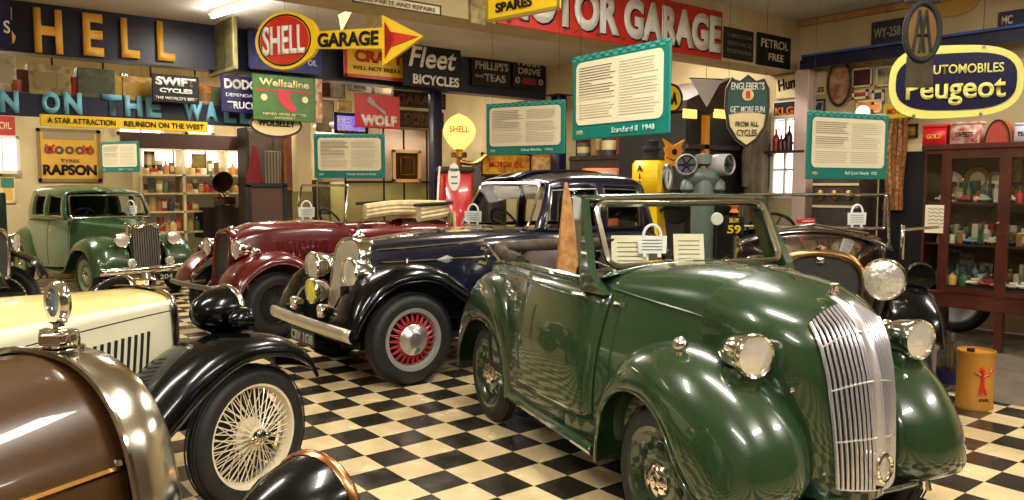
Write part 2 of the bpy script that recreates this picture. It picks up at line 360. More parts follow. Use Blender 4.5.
def bumper(parent,x,yh,z,hgt,m,curve=.06,arms=True):
    r=[]
    for i in range(17):
        y=-yh+2*yh*i/16; cx=x-curve*(y/yh)**2*1.0; r.append([V((cx-.012,y,z-hgt/2)),V((cx+.006,y,z-hgt*.35)),V((cx+.014,y,z)),V((cx+.006,y,z+hgt*.35)),V((cx-.012,y,z+hgt/2))])
    o=MB().grid(r).obj('bumper',m,parent,solid=.008)
    if arms:
        b=MB()
        for s in (-1,1): b.tube([(x-.02,s*yh*.55,z),(x-.3,s*yh*.5,z)],.02,8)
        b.obj('bumper_bracket',STEEL,o)
    return o
def plate(parent,s,x,y,z,w=.5,h=.11,m=None,tm=None,rz=0,name='number_plate'):
    # faces +x of the car
    e=MB().box((0,0,0),(w,.012,h),0,0,.004).obj(name,m or PLATEB,parent,smooth=False); e.location=(x,y,z); e.rotation_euler=(0,0,PI/2+rz)
    text(s,w*.9,h*.68,tm or SILV,e,0,0,-.009,.02,.003); return e
def louvres(parent,surf,x0,x1,n,side,t0,t1,m,off=.012):
    b=MB()
    for i in range(n):
        x=x0+(x1-x0)*i/(n-1); a=[surf.P(x,t0+(t1-t0)*j/5,side) for j in range(6)]
        nn=V((0,side,0)); w=.35*abs(x1-x0)/n
        b.grid([[p+V((-w,0,0))+nn*.001 for p in a],[p+V((w*.2,0,0))+nn*off for p in a],[p+V((w,0,0))+nn*.003 for p in a]])
    b.obj('louvres',m,parent)
exec_parts=[]
# ================================================================== CARS
def seam(surf,pts,side,m,parent,r=.004,name='door_seam'):
    p=[]
    for i in range(len(pts)-1):
        for k in range(8): t=k/8; p.append(surf.P(pts[i][0]+(pts[i+1][0]-pts[i][0])*t,pts[i][1]+(pts[i+1][1]-pts[i][1])*t,side))
    p.append(surf.P(pts[-1][0],pts[-1][1],side)); return MB().tube(p,r,5).obj(name,m,parent)
def four_wheels(p,wb,tr,*a,**k):
    for x in (0,-wb):
        for s in (-1,1): wheel(p,x,s*tr,*a[:4],s,*a[4:],**k)
# ---- main dark green drophead
GRC=mat('silver_chrome',(232,230,236),.24,.85)
def green_car():
    G=thing('drophead_car','dark green open drophead car with tall chrome slatted grille, foremost on the checkered floor','car',(3.14,2.01,0),math.radians(-106.3))
    st=[(.02,.335,.5,.332,1.0,1.203),(-.12,.41,.45,.36,1.02,1.222),(-.35,.55,.38,.45,1.055,1.228),(-.62,.665,.34,.55,1.095,1.205),(-.85,.69,.33,.585,1.105,1.20),(-1.4,.70,.33,.605,1.11,1.20),(-1.9,.66,.33,.59,1.10,1.17),(-2.2,.60,.34,.55,1.06,1.12),(-2.45,.52,.37,.48,.94,1.0),(-2.64,.42,.42,.38,.72,.78),(-2.72,.30,.46,.26,.58,.6)]
    S=Surf(st,.02)
    b=S.full(-.80,.02,0,16,18); b.obj('bonnet',GREEN,G,ang=60)
    b=MB()
    for s in (1,-1):
        S.patch(-2.2,-.8,0,.5,s,20,10,0,b)
    S.full(-2.72,-2.15,0,12,18,0,b); S.capx(-2.72,b); b.obj('body_tub',GREEN,G,solid=.01)
    # waist roll and inner trim
    for s in (1,-1):
        pts=[S.P(x,.5,s)+V((0,-.01*s,0)) for x in [-.72-1.45*i/16 for i in range(17)]]
        MB().tube(pts,.022,8).obj('waist_roll',GREEN,G)
        S.patch(-2.15,-.8,.12,.5,s,10,6,-.05).obj('door_trim',LEATHER,G)
        # door as a raised panel
        S.patch(-1.42,-.56,.06,.485,s,14,10,.006).obj('door',GREEN,G,solid=.008)
        seam(S,[(-.47,.03),(-.50,.49)],s,GREEN,G,.006,'body_moulding')
        # side moulding running to the nose
        MB().tube([S.P(x,.5,s)+V((0,.004*s,0)) for x in [-.56+.58*i/10 for i in range(11)]],.006,6).obj('bonnet_moulding',GREEN,G)
        h=MB(); p=S.P(-.70,.46,s); h.tube([p+V((0,.03*s,0)),p+V((-.12,.04*s,.0))],[.014,.009],8); h.tube([p,p+V((0,.035*s,0))],.012,8); h.obj('door_handle',CHROME,G)
        h=MB(); p=S.P(-.50,.46,s); h.lathe([(0,.03),(.02,.024),(.026,.0)],p+V((0,.0,0)),'Y' ,12); 
        h2=MB(); h2.tube([p+V((.03,.01*s,.0)),p+V((-.03,.01*s,0))],.015,8); h2.obj('door_hinge',CHROME,G)
        # sill
        MB().tube([V((x,s*(.70),.32)) for x in (-1.55,-1.2,-.8,-.45)],.028,8).obj('sill',GREEN,G)
    # nose built from level plan curves
    lv=[(.35,.55,.30),(.42,.56,.305),(.55,.555,.315),(.70,.54,.335),(.85,.515,.36),(.97,.475,.372),(1.05,.425,.362),(1.11,.35,.325),(1.16,.22,.265),(1.195,.08,.18),(1.212,.0,.08)]
    def nose(z,a):
        for i in range(len(lv)-1):
            if z<=lv[i+1][0]: break
        t=(z-lv[i][0])/(lv[i+1][0]-lv[i][0]); xg=lv[i][1]+(lv[i+1][1]-lv[i][1])*t; w=lv[i][2]+(lv[i+1][2]-lv[i][2])*t
        x0=-.06; c=max(math.cos(a),0)**.66; return V((x0+(xg-x0)*c,w*math.sin(a),z))
    nm=MB().grid([[nose(lv[0][0]+(1.212-lv[0][0])*i/30,-PI/2+PI*j/28) for j in range(29)] for i in range(31)]); nm.obj('nose_panel',GREEN,G,ang=70)
    def onnose(y,z,off=.012):
        lo,hi=-PI/2,PI/2
        for _ in range(24):
            m=(lo+hi)/2
            if nose(z,m).y<y: lo=m
            else: hi=m
        p=nose(z,m); prow=.035*(1-min(1,abs(y)/.2)); return V((p.x+off+prow,y,z+prow*.2))
    gr=MB()
    def ztop(y): return 1.135-1.6*abs(y)**1.9-.02
    back=[]
    for i in range(21):
        f=i/20; row=[]
        for j in range(21):
            y=-.18+.36*j/20; W=(.80+.20*f); z=.41+(ztop(y)-.41)*f; row.append(onnose(y*W,z,.004))
        back.append(row)
    o=MB().grid(back).obj('grille',DARK,G)
    for s in (1,-1):
        sb=MB()
        for k in range(9):
            y=.035+.145*k/8; pts=[]
            for i in range(15):
                f=i/14; pts.append(onnose(s*y*(.80+.20*f),.41+(ztop(y)-.41)*f,.014))
            sb.tube(pts,.0055 if k<8 else .008,5)
        sb.obj('grille_bars',GRC,o)
        cb=MB()
        for f in (.0,.29,.6,.86):
            cb=MB().tube([onnose(s*y*(.80+.20*f),.41+(ztop(y)-.41)*f,.017) for y in [.01+.170*k/8 for k in range(9)]],.004,5)
            cb.obj('grille_crossbar',GRC,o)
    cs=MB(); rows=[]
    for i in range(22):
        f=i/21; z=.43+(1.15-.43)*f; w=.028*(1-.35*f); c=onnose(0,min(z,1.14),.0); rows.append([c+V((0,-w,0)),c+V((.022,-w*.6,0)),c+V((.034,0,0)),c+V((.022,w*.6,0)),c+V((0,w,0))])
    cs.grid(rows); cs.obj('centre_strip',GRC,o)
    mb=MB(); p=onnose(0,1.135,.02); mb.tube([p+V((-.02,0,.0)),p+V((.0,0,.05))],[.02,.014],8); mb.box(p+V((-.005,0,.035)),(.02,.035,.045),0,0,.004); mb.obj('nose_badge',CHROME,G)
    mb=MB(); p=onnose(0,.50,.03); mb.tube([p+V((.0,.035*math.cos(a),.055*math.sin(a))) for a in [k*PI/9 for k in range(18)]],.009,6,closed=True); mb.obj('starting_handle_ring',CHROME,G)
    # bonnet centre and side seam
    MB().tube([S.P(x,1,1)+V((0,0,.001)) for x in [-.66+.66*i/8 for i in range(9)]]+[nose(1.19,0)+V((0,0,.002))],.0045,5).obj('bonnet_ridge',GREEN,G)
    # front wings
    P=[(-.43,.28),(-.45,.48),(-.40,.70),(-.24,.865),(0,.915),(.22,.875),(.40,.77),(.525,.62),(.565,.48),(.545,.40),(.50,.365)]
    E=[(-.42,.28),(-.405,.42),(-.36,.56),(-.22,.675),(-.03,.70),(.13,.63),(.22,.50),(.28,.41),(.34,.365),(.41,.355),(.46,.36)]
    for s in (1,-1):
        w=wing(G,P,E,[.30,.30,.30,.30,.29,.28,.26,.22,.20,.20,.20],[.50,.50,.50,.49,.48,.47,.45,.43,.42,.42,.42],[.71,.71,.71,.71,.71,.71,.70,.68,.665,.64,.61],GREEN,s,'front_wing',k=6,idrop=[.05,.05,.05,.05,.05,.05,.03,0,0,0,0],pull=[0,0,0,0,0,.02,.05,.10,.13,.13,.10])
        MB().box((-.02,s*.39,.56),(.66,.02,.42)).obj('inner_wing',UNDER,G,smooth=False)
        b=MB(); b.tube([(.08,s*.58,.87),(.08,s*.58,.93)],.016,10); b.lathe([(.034*math.sin(PI*q/8),.034*math.cos(PI*q/8)) for q in range(9)],(.08,s*.58,.935),'Z',18); b.obj('side_lamp',CHROME,G)
        pp=[V((.50,s*.375,1.0)),V((.44,s*.375,.84)),V((.47,s*.375,.74)),V((.53,s*.37,.58)),V((.555,s*.345,.40))]
        headlamp(G,.37,s*.44,.935,.085,.19,CHROME)
        b=MB(); b.lathe([(.075,0),(.085,.05),(.06,.10)],(.30,s*.445,.775),'Z',16); b.obj('headlamp_pod',GREEN,G)
        b=MB(); b.box((.575,s*.27,.385),(.03,.028,.035),0,0,.005); b.tube([(.59,s*.27,.41),(.60,s*.27,.37)],.012,6); b.obj('bumper_bolt',CHROME,G)
        MB().lathe([(.012,0),(.0,.012)],(.44,s*.30,.80),'X',10).obj('wing_bolt',CHROME,G)
    MB().grid([[V((.53-.05*abs(y)**1.2,y,.37)),V((.46,y,.32)),V((.2,y,.29))] for y in [-.34+.68*i/12 for i in range(13)]]).obj('front_valance',GREEN,G,solid=.01)
    MB().box((-.9,0,.3),(2.4,1.1,.05)).obj('floor_pan',DARK,G,smooth=False)
    # rear wings
    P=[(-1.44,.30),(-1.46,.50),(-1.54,.76),(-1.74,.97),(-2.0,1.03),(-2.25,.98),(-2.46,.82),(-2.57,.56),(-2.56,.30)]
    E=[(-1.60,.30),(-1.63,.45),(-1.72,.60),(-1.88,.69),(-2.08,.71),(-2.27,.66),(-2.41,.53),(-2.49,.40),(-2.51,.30)]
    for s in (1,-1):
        wing(G,P,E,.44,.56,.715,GREEN,s,'rear_wing',k=6,e=.8)
        MB().box((-2.08,s*.45,.55),(.9,.02,.5)).obj('inner_wing',UNDER,G,smooth=False)
    for x in (0,-2.1):
        for s in (-1,1): wheel(G,x,s*.585,.325,.135,.225,'disc',s,GREEN,GREEN,CHROME,hubr=.075)
    # windscreen
    tl,tr,br,bl=(-.84,-.505,1.505),(-.84,.59,1.505),(-.67,.59,1.185),(-.67,-.505,1.185)
    frame_quad(G,[tl,tr,br,bl],.019,NICKEL,rad=.07)
    for s in (1,-1):
        f=1 if s<0 else 1.06
        b=MB(); q=[(-.97,1.55,.57),(-.85,1.535,.575),(-.66,1.17,.63),(-.56,1.06,.60),(-.76,1.06,.62)]
        a=[V((x,s*y*f,z)) for x,z,y in q]; c=[V((x,s*(y*f-.045),z)) for x,z,y in q]; n=len(q)
        b.add(a+c,[tuple(range(n)),tuple(range(2*n-1,n-1,-1))]+[(i,n+i,n+(i+1)%n,(i+1)%n) for i in range(n)]); b.obj('windscreen_pillar',GREEN,G,smooth=False)
    MB().tube([(-.88,-.56,1.53),(-.87,0,1.54),(-.88,.62,1.53)],.02,8).obj('header_rail',GREEN,G)
    MB().tube([(-.855,-.55,1.53),(-.84,0,1.54),(-.855,.61,1.53)],.008,6).obj('header_trim',NICKEL,G)
    MB().grid([[V((-.70,y,1.20-.25*abs(y/.6)**3*.3)),V((-.58,y,1.203-.06*abs(y/.6)**2)) ] for y in [-.58+1.16*i/12 for i in range(13)]]).obj('scuttle_lip',GREEN,G,solid=.01)
    MB().box((-.86,0,1.05),(.12,1.12,.2),0,0,.03).obj('dashboard',LEATHER,G)
    steering(G,-1.02,-.30,1.14,.2)
    for s in (-1,1): seat(G,-1.45,s*.3,.5,LEATHER,.5,.68)
    MB().box((-1.5,0,.38),(1.4,1.1,.04)).obj('cockpit_floor',DARK,G,smooth=False)
    # folded hood
    b=MB()
    for k,(rr,dz) in enumerate(((.045,0.02),)):
        pts=cr([(-1.72,-.56,1.10+dz),(-1.98,-.56,1.13+dz),(-2.22,-.48,1.15+dz),(-2.34,-.2,1.15+dz),(-2.34,.2,1.15+dz),(-2.22,.48,1.15+dz),(-1.98,.56,1.13+dz),(-1.72,.56,1.10+dz)],5)
        b.tube(pts,[rr*(.95+.12*math.sin(i*.9+k)) for i in range(len(pts))],9)
    b.obj('folded_hood',TAUPE,G)
    for s in (-1,1):
        b=MB(); b.tube(cr([(-1.9,s*.62,1.10),(-2.1,s*.64,1.2),(-2.26,s*.60,1.16),(-2.30,s*.56,1.04)],4),.010,6); b.tube([(-2.30,s*.56,1.14),(-2.42,s*.56,1.145)],[.012,.02],8); b.tube([(-2.26,s*.58,1.05),(-2.40,s*.58,1.05)],[.012,.02],8); b.obj('hood_iron',CHROME,G)
    b=MB(); p=V((-1.47,-.33,1.04)); apex=p+V((-.07,0,.58))
    rows=[]
    for i in range(9):
        t=i/8; c=p.lerp(apex,t); r=.078*(1-t)**.9+.008; rows.append([c+V((r*math.cos(a)*(1+.18*math.cos(5*a)),r*math.sin(a)*(1+.18*math.cos(5*a)),0)) for a in [2*PI*k/24 for k in range(24)]])
    c=MB().grid(rows,cv=True); c.obj('x',TAN); o=bpy.data.objects['x']; o.name='furled_cloth'; o.parent=None
    o.matrix_world=Matrix.Translation((3.14,2.01,0))@Matrix.Rotation(math.radians(-106.3),4,'Z')
    tag(o,'tan pleated cloth gathered to a tall point, on the seat of the dark green drophead','cloth')
    return G
GC=green_car()
def card(cx,cy,z,heading,label,k=1.0):
    t=thing('notice_card',label,'card',(cx,cy,z),heading,group='white bag-shaped notice cards in the cars')
    b=MB(); b.poly([(-.076*k,0),(.076*k,0),(.08*k,.095*k),(-.08*k,.095*k)],.006); b.poly([(-.05*k,-.02*k),(-.03*k,-.02*k),(-.03*k,.002),(-.05*k,.002)],.006); b.poly([(.03*k,-.02*k),(.05*k,-.02*k),(.05*k,.002),(.03*k,.002)],.006); b.obj('card_face',CARDW,t,smooth=False)
    MB().tube([V((.048*k*math.cos(a),0,.093*k+.062*k*math.sin(a))) for a in [PI*i/12 for i in range(13)]],.008*k,6).obj('card_handle',CARDW,t)
    b=MB()
    for i in range(4): b.box((0,-.005,.022*k+.017*k*i),(.11*k,.002,.003*k))
    b.obj('printed_lines',PRINT,t,smooth=False)
    return t
def CL(o,rz,x,y,z): return V((o[0]+math.cos(rz)*x-math.sin(rz)*y,o[1]+math.sin(rz)*x+math.cos(rz)*y,z))
FACE=HD-PI/2   # rotation that turns a -y front towards the camera
p=CL((3.14,2.01),math.radians(-106.3),-.80,-.17,1.215); card(p.x,p.y,1.235,FACE+.05,'white bag-shaped card behind the windscreen of the dark green drophead',1.0)
for i,(yy,w,lab) in enumerate(((-.28,.2,'cream leaflet leaning behind the green drophead windscreen, left of the white card'),(.1,.17,'cream leaflet leaning behind the green drophead windscreen, right of the white card'))):
    p=CL((3.14,2.01),math.radians(-106.3),-.84,yy,1.23)
    t=thing('leaflet',lab,'leaflet',(p.x,p.y,1.155),math.radians(-16.3)+PI*0,group='leaflets behind the green windscreen')
    b=MB().box((0,0,.085),(w,.006,.19)).obj('paper',PAPER,t,smooth=False); q=MB()
    for k in range(5): q.box((0,-.005,.04+.025*k),(w*.7,.002,.003))
    q.obj('printed_lines',PRINTB,t,smooth=False)
    t.rotation_euler=(-.25,0,FACE)
# ---- saloon cabin helper
def cabin(p,S,x0,x1,wins,m,tw=.05):
    sh=MB()
    for s in (1,-1): S.window_shell(wins,x0,x1,0,1,s,sh)
    o=sh.obj('cabin_shell',m,p,solid=.03,ang=50,off=-1)
    for s in (1,-1):
        for w in wins:
            g=S.patch(w[0],w[1],w[2],w[3],s,5,5,-.012); g.obj('side_window',GLASS,p)
            pts=[S.P(w[0]+(w[1]-w[0])*k/6,w[2],s) for k in range(7)]+[S.P(w[1],w[2]+(w[3]-w[2])*k/6,s) for k in range(1,7)]+[S.P(w[1]+(w[0]-w[1])*k/6,w[3],s) for k in range(1,7)]+[S.P(w[0],w[3]+(w[2]-w[3])*k/6,s) for k in range(1,6)]
            MB().tube(pts,.009,5,closed=True).obj('window_trim',NICKEL,p)
    return o
# ---- navy saloon
BO=(3.2,6.03); BR_=math.radians(179)
def blue_car():
    B=thing('saloon_car','navy blue saloon with black wings, red wire wheels and chrome bumper, nose to the left','car',BO+(0,),BR_)
    S=Surf([(.10,.28,.55,.25,1.06,1.13),(-.3,.36,.50,.34,1.08,1.17),(-.8,.52,.42,.50,1.12,1.20),(-1.3,.62,.38,.60,1.15,1.215),(-2.0,.68,.36,.66,1.14,1.2),(-2.8,.66,.36,.62,1.12,1.18),(-3.15,.56,.4,.5,1.02,1.08),(-3.36,.4,.48,.34,.8,.85)],.02)
    S.full(-.82,.12,0,16,18).obj('bonnet',BLUE,B)
    b=S.full(-3.36,-.82,0,20,16); S.capx(-3.36,b); b.obj('body',BLUE,B)
    C=Surf([(-1.36,.57,1.17,.50,1.60,1.655,2.6,-.20),(-1.8,.63,1.16,.56,1.62,1.72,2.6,-.02),(-2.4,.64,1.16,.56,1.62,1.735,2.6,0),(-2.8,.60,1.15,.54,1.58,1.69,2.6,.0),(-3.02,.52,1.12,.44,1.44,1.54,2.4,.06),(-3.2,.36,1.05,.28,1.18,1.24,2.4,.1)],.01)
    cabin(B,C,-3.2,-1.36,[(-2.12,-1.47,.05,.44),(-2.68,-2.22,.05,.44)],BLUE)
    frame_quad(B,[(-1.53,-.47,1.62),(-1.53,.47,1.62),(-1.31,.54,1.205),(-1.31,-.54,1.205)],.016,CHROME,rad=.06)
    steering(B,-1.68,-.28,1.2,.2)
    for s in (-1,1): seat(B,-2.15,s*.3,.5,mat('red_leather',(110,30,32),.5),.5,.66)
    for s in (-1,1): MB().box((-1.66,s*.24,1.53),(.015,.36,.13),0,.3,.004).obj('sun_visor',CREAMCL,B)
    for s in (1,-1):
        MB().tube([S.P(x,.40,s)+V((0,.012*s,0)) for x in [.04-.92*i/10 for i in range(11)]],.009,6).obj('side_strip',CHROME,B)
        MB().tube([S.P(x,.5,s)+V((0,.008*s,.0)) for x in [.06-.9*i/10 for i in range(11)]],.010,6).obj('bonnet_hinge_strip',CHROME,B)
        q=MB(); c=S.P(-.50,.40,s)+V((0,.022*s,0)); q.add([c+V((.1,0,0)),c+V((0,.006*s,.035)),c+V((-.1,0,0)),c+V((0,.006*s,-.035)),c+V((0,.012*s,0))],[(0,1,4),(1,2,4),(2,3,4),(3,0,4)]); q.obj('diamond_badge',SILV,B,smooth=False)
        q=MB(); c=S.P(-.17,.40,s)+V((0,.02*s,0)); q.tube([c+V((0,0,.03)),c+V((0,0,-.03))],.015,8); q.obj('bonnet_catch',CHROME,B)
    radiator(B,[(0,1.16),(.12,1.15),(.21,1.11),(.255,1.02),(.25,.75),(.20,.46)],.06,.19,CHROME,CORE,lean=-.2,frame=.04,slats=15,slatm=mat('bright_slat',(215,205,180),.3,.7))
    b=MB(); b.lathe([(.05,0),(.055,.02),(.03,.035),(.022,.06),(.0,.065)],(.10,0,1.155),'Z',16); b.tube([(.10,0,1.2),(.10,0,1.24),(.06,0,1.27)],.01,6); b.obj('radiator_cap',CHROME,B)
    for s in (1,-1):
        headlamp(B,.36,s*.365,.885,.135,.24,BLACK if False else CHROME)
        MB().tube([(.27,s*.365,.78),(.2,s*.30,.6),(.15,s*.25,.5)],.02,8).obj('lamp_bracket',CHROME,B)
        P=[(.56,.47),(.52,.62),(.40,.80),(.20,.93),(0,.97),(-.25,.93),(-.5,.78),(-.78,.55),(-1.05,.36)]
        E=[(.53,.45),(.46,.58),(.33,.73),(.17,.82),(0,.845),(-.2,.82),(-.42,.68),(-.72,.47),(-1.02,.33)]
        wing(B,P,E,.36,.62,.79,BLACK,s,'front_wing',e=.8)
        MB().box((.0,s*.38,.55),(.9,.02,.5)).obj('inner_wing',DARK,B,smooth=False)
        P=[(-1.95,.34),(-2.05,.6),(-2.25,.85),(-2.6,.98),(-2.95,.88),(-3.2,.6),(-3.3,.34)]; E=[(-2.02,.34),(-2.14,.56),(-2.3,.75),(-2.6,.84),(-2.88,.76),(-3.08,.55),(-3.2,.34)]
        wing(B,P,E,.45,.62,.79,BLACK,s,'rear_wing')
        MB().box((-1.5,s*.66,.32),(1.0,.24,.03)).obj('running_board',BLACK,B,smooth=False)
        wheel(B,0,s*.68,.375,.155,.245,'redwire',s,SILV,REDSP,CHROME)
        wheel(B,-2.6,s*.68,.375,.155,.245,'redwire',s,SILV,REDSP,CHROME)
        headlamp(B,.56,s*.30 if s<0 else .26,.60,.055,.10,CHROME,name='small_lamp')
    headlamp(B,.50,-.06,.72,.105,.15,CHROME,lens=LENSY,name='fog_lamp')
    bumper(B,.60,.80,.47,.10,mat('bumper_nickel',(225,218,200),.35,.8),.02)
    plate(B,'CBV 1038',.57,-.12,.335,.5,.12)
    MB().box((-1.3,0,.32),(3.3,1.0,.06)).obj('chassis',DARK,B,smooth=False)
    p=CL(BO,BR_,-1.36,-.40,1.22); card(p.x,p.y,1.235,FACE-.3,'white bag-shaped card inside the windscreen of the navy saloon',1.15)
    return B
blue_car()
# ---- maroon tourer
RO=(3.0,8.53); RR_=math.radians(188)
def red_car():
    B=thing('tourer_car','maroon open tourer with windscreen up and folded cream hood, parked behind the navy saloon','car',RO+(0,),RR_)
    S=Surf([(.18,.22,.55,.20,1.0,1.10),(-.1,.30,.50,.29,1.07,1.19),(-.8,.46,.42,.46,1.10,1.20),(-1.1,.58,.38,.56,1.10,1.18),(-2.2,.62,.36,.60,1.12,1.18),(-2.7,.55,.4,.5,1.05,1.1),(-2.95,.4,.48,.34,.8,.85)],.02)
    S.full(-1.0,.18,0,18,18).obj('bonnet',RED,B)
    b=MB()
    for s in (1,-1): S.patch(-2.5,-1.0,0,.5,s,14,8,0,b)
    S.full(-2.95,-2.45,0,8,14,0,b); S.capx(-2.95,b); b.obj('body',RED,B,solid=.012)
    radiator(B,[(0,1.13),(.10,1.12),(.17,1.07),(.195,.98),(.19,.75),(.165,.47)],.12,.25,RED,CORED,lean=-.12,frame=.045)
    radc=MB().tube([(.215,0,1.09),(.25,0,.48)],.006,5); radc.obj('core_strip',STEEL,B)
    MB().lathe([(.04,0),(.045,.02),(.02,.035),(0,.037)],(.15,0,1.125),'Z',14).obj('radiator_cap',CHROME,B)
    frame_quad(B,[(-1.02,-.50,1.60),(-1.02,.50,1.60),(-.95,.52,1.17),(-.95,-.52,1.17)],.015,NICKEL,rad=.03)
    steering(B,-1.3,-.28,1.14,.2)
    for s in (-1,1): seat(B,-1.75,s*.28,.48,RED,.5,.6)
    P=[(.50,.52),(.44,.68),(.28,.82),(.05,.90),(-.2,.87),(-.5,.68),(-.85,.40)]; E=[(.46,.50),(.38,.62),(.24,.73),(.04,.79),(-.18,.75),(-.45,.56),(-.83,.37)]
    for s in (1,-1):
        wing(B,P,E,.30,.58,.76,RED,s,'front_wing',e=.85)
        wing(B,[(p[0]-2.35,p[1]+.02) for p in P],[(p[0]-2.35,p[1]) for p in E],.45,.58,.76,RED,s,'rear_wing')
        MB().box((-1.25,s*.64,.34),(.9,.2,.03)).obj('running_board',DARK,B,smooth=False)
        for x in (0,-2.45): wheel(B,x,s*.64,.345,.135,.225,'wire',s,DARK,mat('dark_spoke',(50,48,46),.5),STEEL)
        headlamp(B,.26,s*.33,.925,.095,.16,CHROME)
        headlamp(B,.20,s*.60,.92,.04,.07,CHROME,name='side_lamp')
    louvres(B,S,-.2,-.75,10,1,.12,.42,RED)
    h=MB()
    for k in range(3):
        h.tube(cr([(-2.0,-.56,1.2+.05*k),(-2.4,-.54,1.24+.05*k),(-2.6,-.3,1.25+.05*k),(-2.6,.3,1.25+.05*k),(-2.4,.54,1.24+.05*k),(-2.0,.56,1.2+.05*k)],5),.055,8)
    h.obj('folded_hood',CREAMCL,B)
    h=MB()
    for k in range(22): a=-.54+1.08*k/21; h.tube([(-2.60,a,1.26),(-2.62,a,1.06)],.024,6)
    h.obj('hood_pleats',CREAMCL,B)
    MB().tube(cr([(-1.9,-.6,1.36),(-2.45,-.6,1.38),(-2.72,-.3,1.38),(-2.72,.3,1.38),(-2.45,.6,1.38),(-1.9,.6,1.36)],4),.022,6).obj('hood_frame',DARK,B)
    bumper(B,.62,.6,.55,.05,STEEL,.05)
    MB().box((-1.2,0,.34),(2.9,.9,.06)).obj('chassis',DARK,B,smooth=False)
    p=CL(RO,RR_,-1.0,-.36,1.2); card(p.x,p.y,1.215,FACE,'white bag-shaped card behind the windscreen of the maroon tourer',1.25)
    return B
red_car()
# ---- two-tone green saloon
MO=(2.7,12.37); MR=math.radians(-78)
def mg_car():
    B=thing('vintage_saloon','two-tone green saloon with upright chrome radiator, far left beside the yellow wall sign','car',MO+(0,),MR)
    S=Surf([(.30,.24,.5,.20,.96,1.02),(-.2,.36,.48,.32,1.0,1.07),(-.7,.54,.42,.52,1.05,1.12),(-1.1,.64,.38,.62,1.06,1.13),(-2.0,.66,.36,.62,1.06,1.12),(-2.5,.58,.4,.52,1.0,1.06),(-2.85,.42,.46,.36,.75,.8)],.02)
    S.full(-.75,.32,0,14,16).obj('bonnet',MGREEN,B)
    b=S.full(-2.85,-.75,0,18,14); S.capx(-2.85,b); b.obj('body',LGREEN,B)
    C=Surf([(-.66,.60,1.08,.55,1.44,1.49,2.8,-.14),(-1.1,.64,1.08,.58,1.48,1.56,2.8,0),(-1.8,.64,1.08,.58,1.48,1.57,2.8,0),(-2.2,.58,1.07,.52,1.42,1.53,2.5,.03),(-2.5,.44,1.03,.34,1.22,1.30,2.4,.06),(-2.7,.3,.98,.2,1.05,1.1,2.4,.1)],.01)
    cabin(B,C,-2.7,-.66,[(-1.28,-.80,.08,.44),(-1.80,-1.38,.08,.44)],MGREEN)
    frame_quad(B,[(-.82,-.53,1.45),(-.82,.53,1.45),(-.65,.58,1.12),(-.65,-.58,1.12)],.014,CHROME,rad=.05)
    for s in (-1,1): seat(B,-1.4,s*.28,.48,CREAMCL,.5,.62)
    steering(B,-1.0,-.28,1.1,.18)
    radiator(B,[(0,1.05),(.17,1.04),(.215,1.0),(.215,.7),(.20,.36)],.28,.42,CHROME,CORED,lean=-.05,frame=.03,slats=11,slatm=mat('grey_slat',(150,146,136),.4,.6))
    MB().lathe([(.045,0),(.05,.02),(.03,.035),(0,.04)],(.35,0,1.05),'Z',14).obj('radiator_cap',CHROME,B)
    P=[(.50,.36),(.50,.55),(.40,.74),(.18,.86),(-.05,.88),(-.3,.80),(-.5,.6),(-.66,.34)]; E=[(.44,.34),(.36,.48),(.27,.62),(.12,.69),(-.04,.70),(-.22,.66),(-.40,.5),(-.60,.32)]
    for s in (1,-1):
        wing(B,P,E,.26,.52,.74,MGREEN,s,'front_wing')
        wing(B,[(-1.62,.34),(-1.72,.6),(-1.95,.85),(-2.3,.95),(-2.65,.8),(-2.85,.5),(-2.9,.34)],[(-1.95,.34),(-2.05,.52),(-2.2,.68),(-2.45,.72),(-2.65,.62),(-2.78,.46),(-2.82,.34)],.44,.58,.74,MGREEN,s,'rear_wing')
        MB().box((-1.15,s*.66,.33),(1.0,.16,.04)).obj('running_board',MGREEN,B,smooth=False)
        for x in (0,-2.45): wheel(B,x,s*.62,.33,.14,.215,'disc',s,LGREEN,LGREEN,CHROME)
        headlamp(B,.50,s*.37,.84,.10,.18,CHROME)
        headlamp(B,.55,s*.27,.52,.065,.10,CHROME,name='fog_lamp')
    MB().tube(cr([(.45,-.3,1.08),(.5,-.15,1.0),(.5,0,1.06),(.5,.15,1.0),(.45,.34,1.1)],5),.012,6).obj('badge_bar',CHROME,B)
    bumper(B,.68,.72,.42,.10,CHROME,.08)
    plate(B,'FRL 204',.66,.05,.30,.45,.1)
    seam(S,[(-1.32,.03),(-1.32,.5)],-1,DARK,B); seam(S,[(-.78,.03),(-.78,.5)],-1,DARK,B)
    h=MB(); p=S.P(-1.2,.40,-1); h.tube([p+V((0,-.03,0)),p+V((.12,-.03,0))],.01,6); h.obj('door_handle',CHROME,B)
    MB().box((-1.2,0,.34),(2.9,.9,.06)).obj('chassis',DARK,B,smooth=False)
    p=CL(MO,MR,-.76,.34,1.12); card(p.x,p.y,1.155,FACE-.2,'white bag-shaped card behind the windscreen of the two-tone green saloon',1.35)
mg_car()
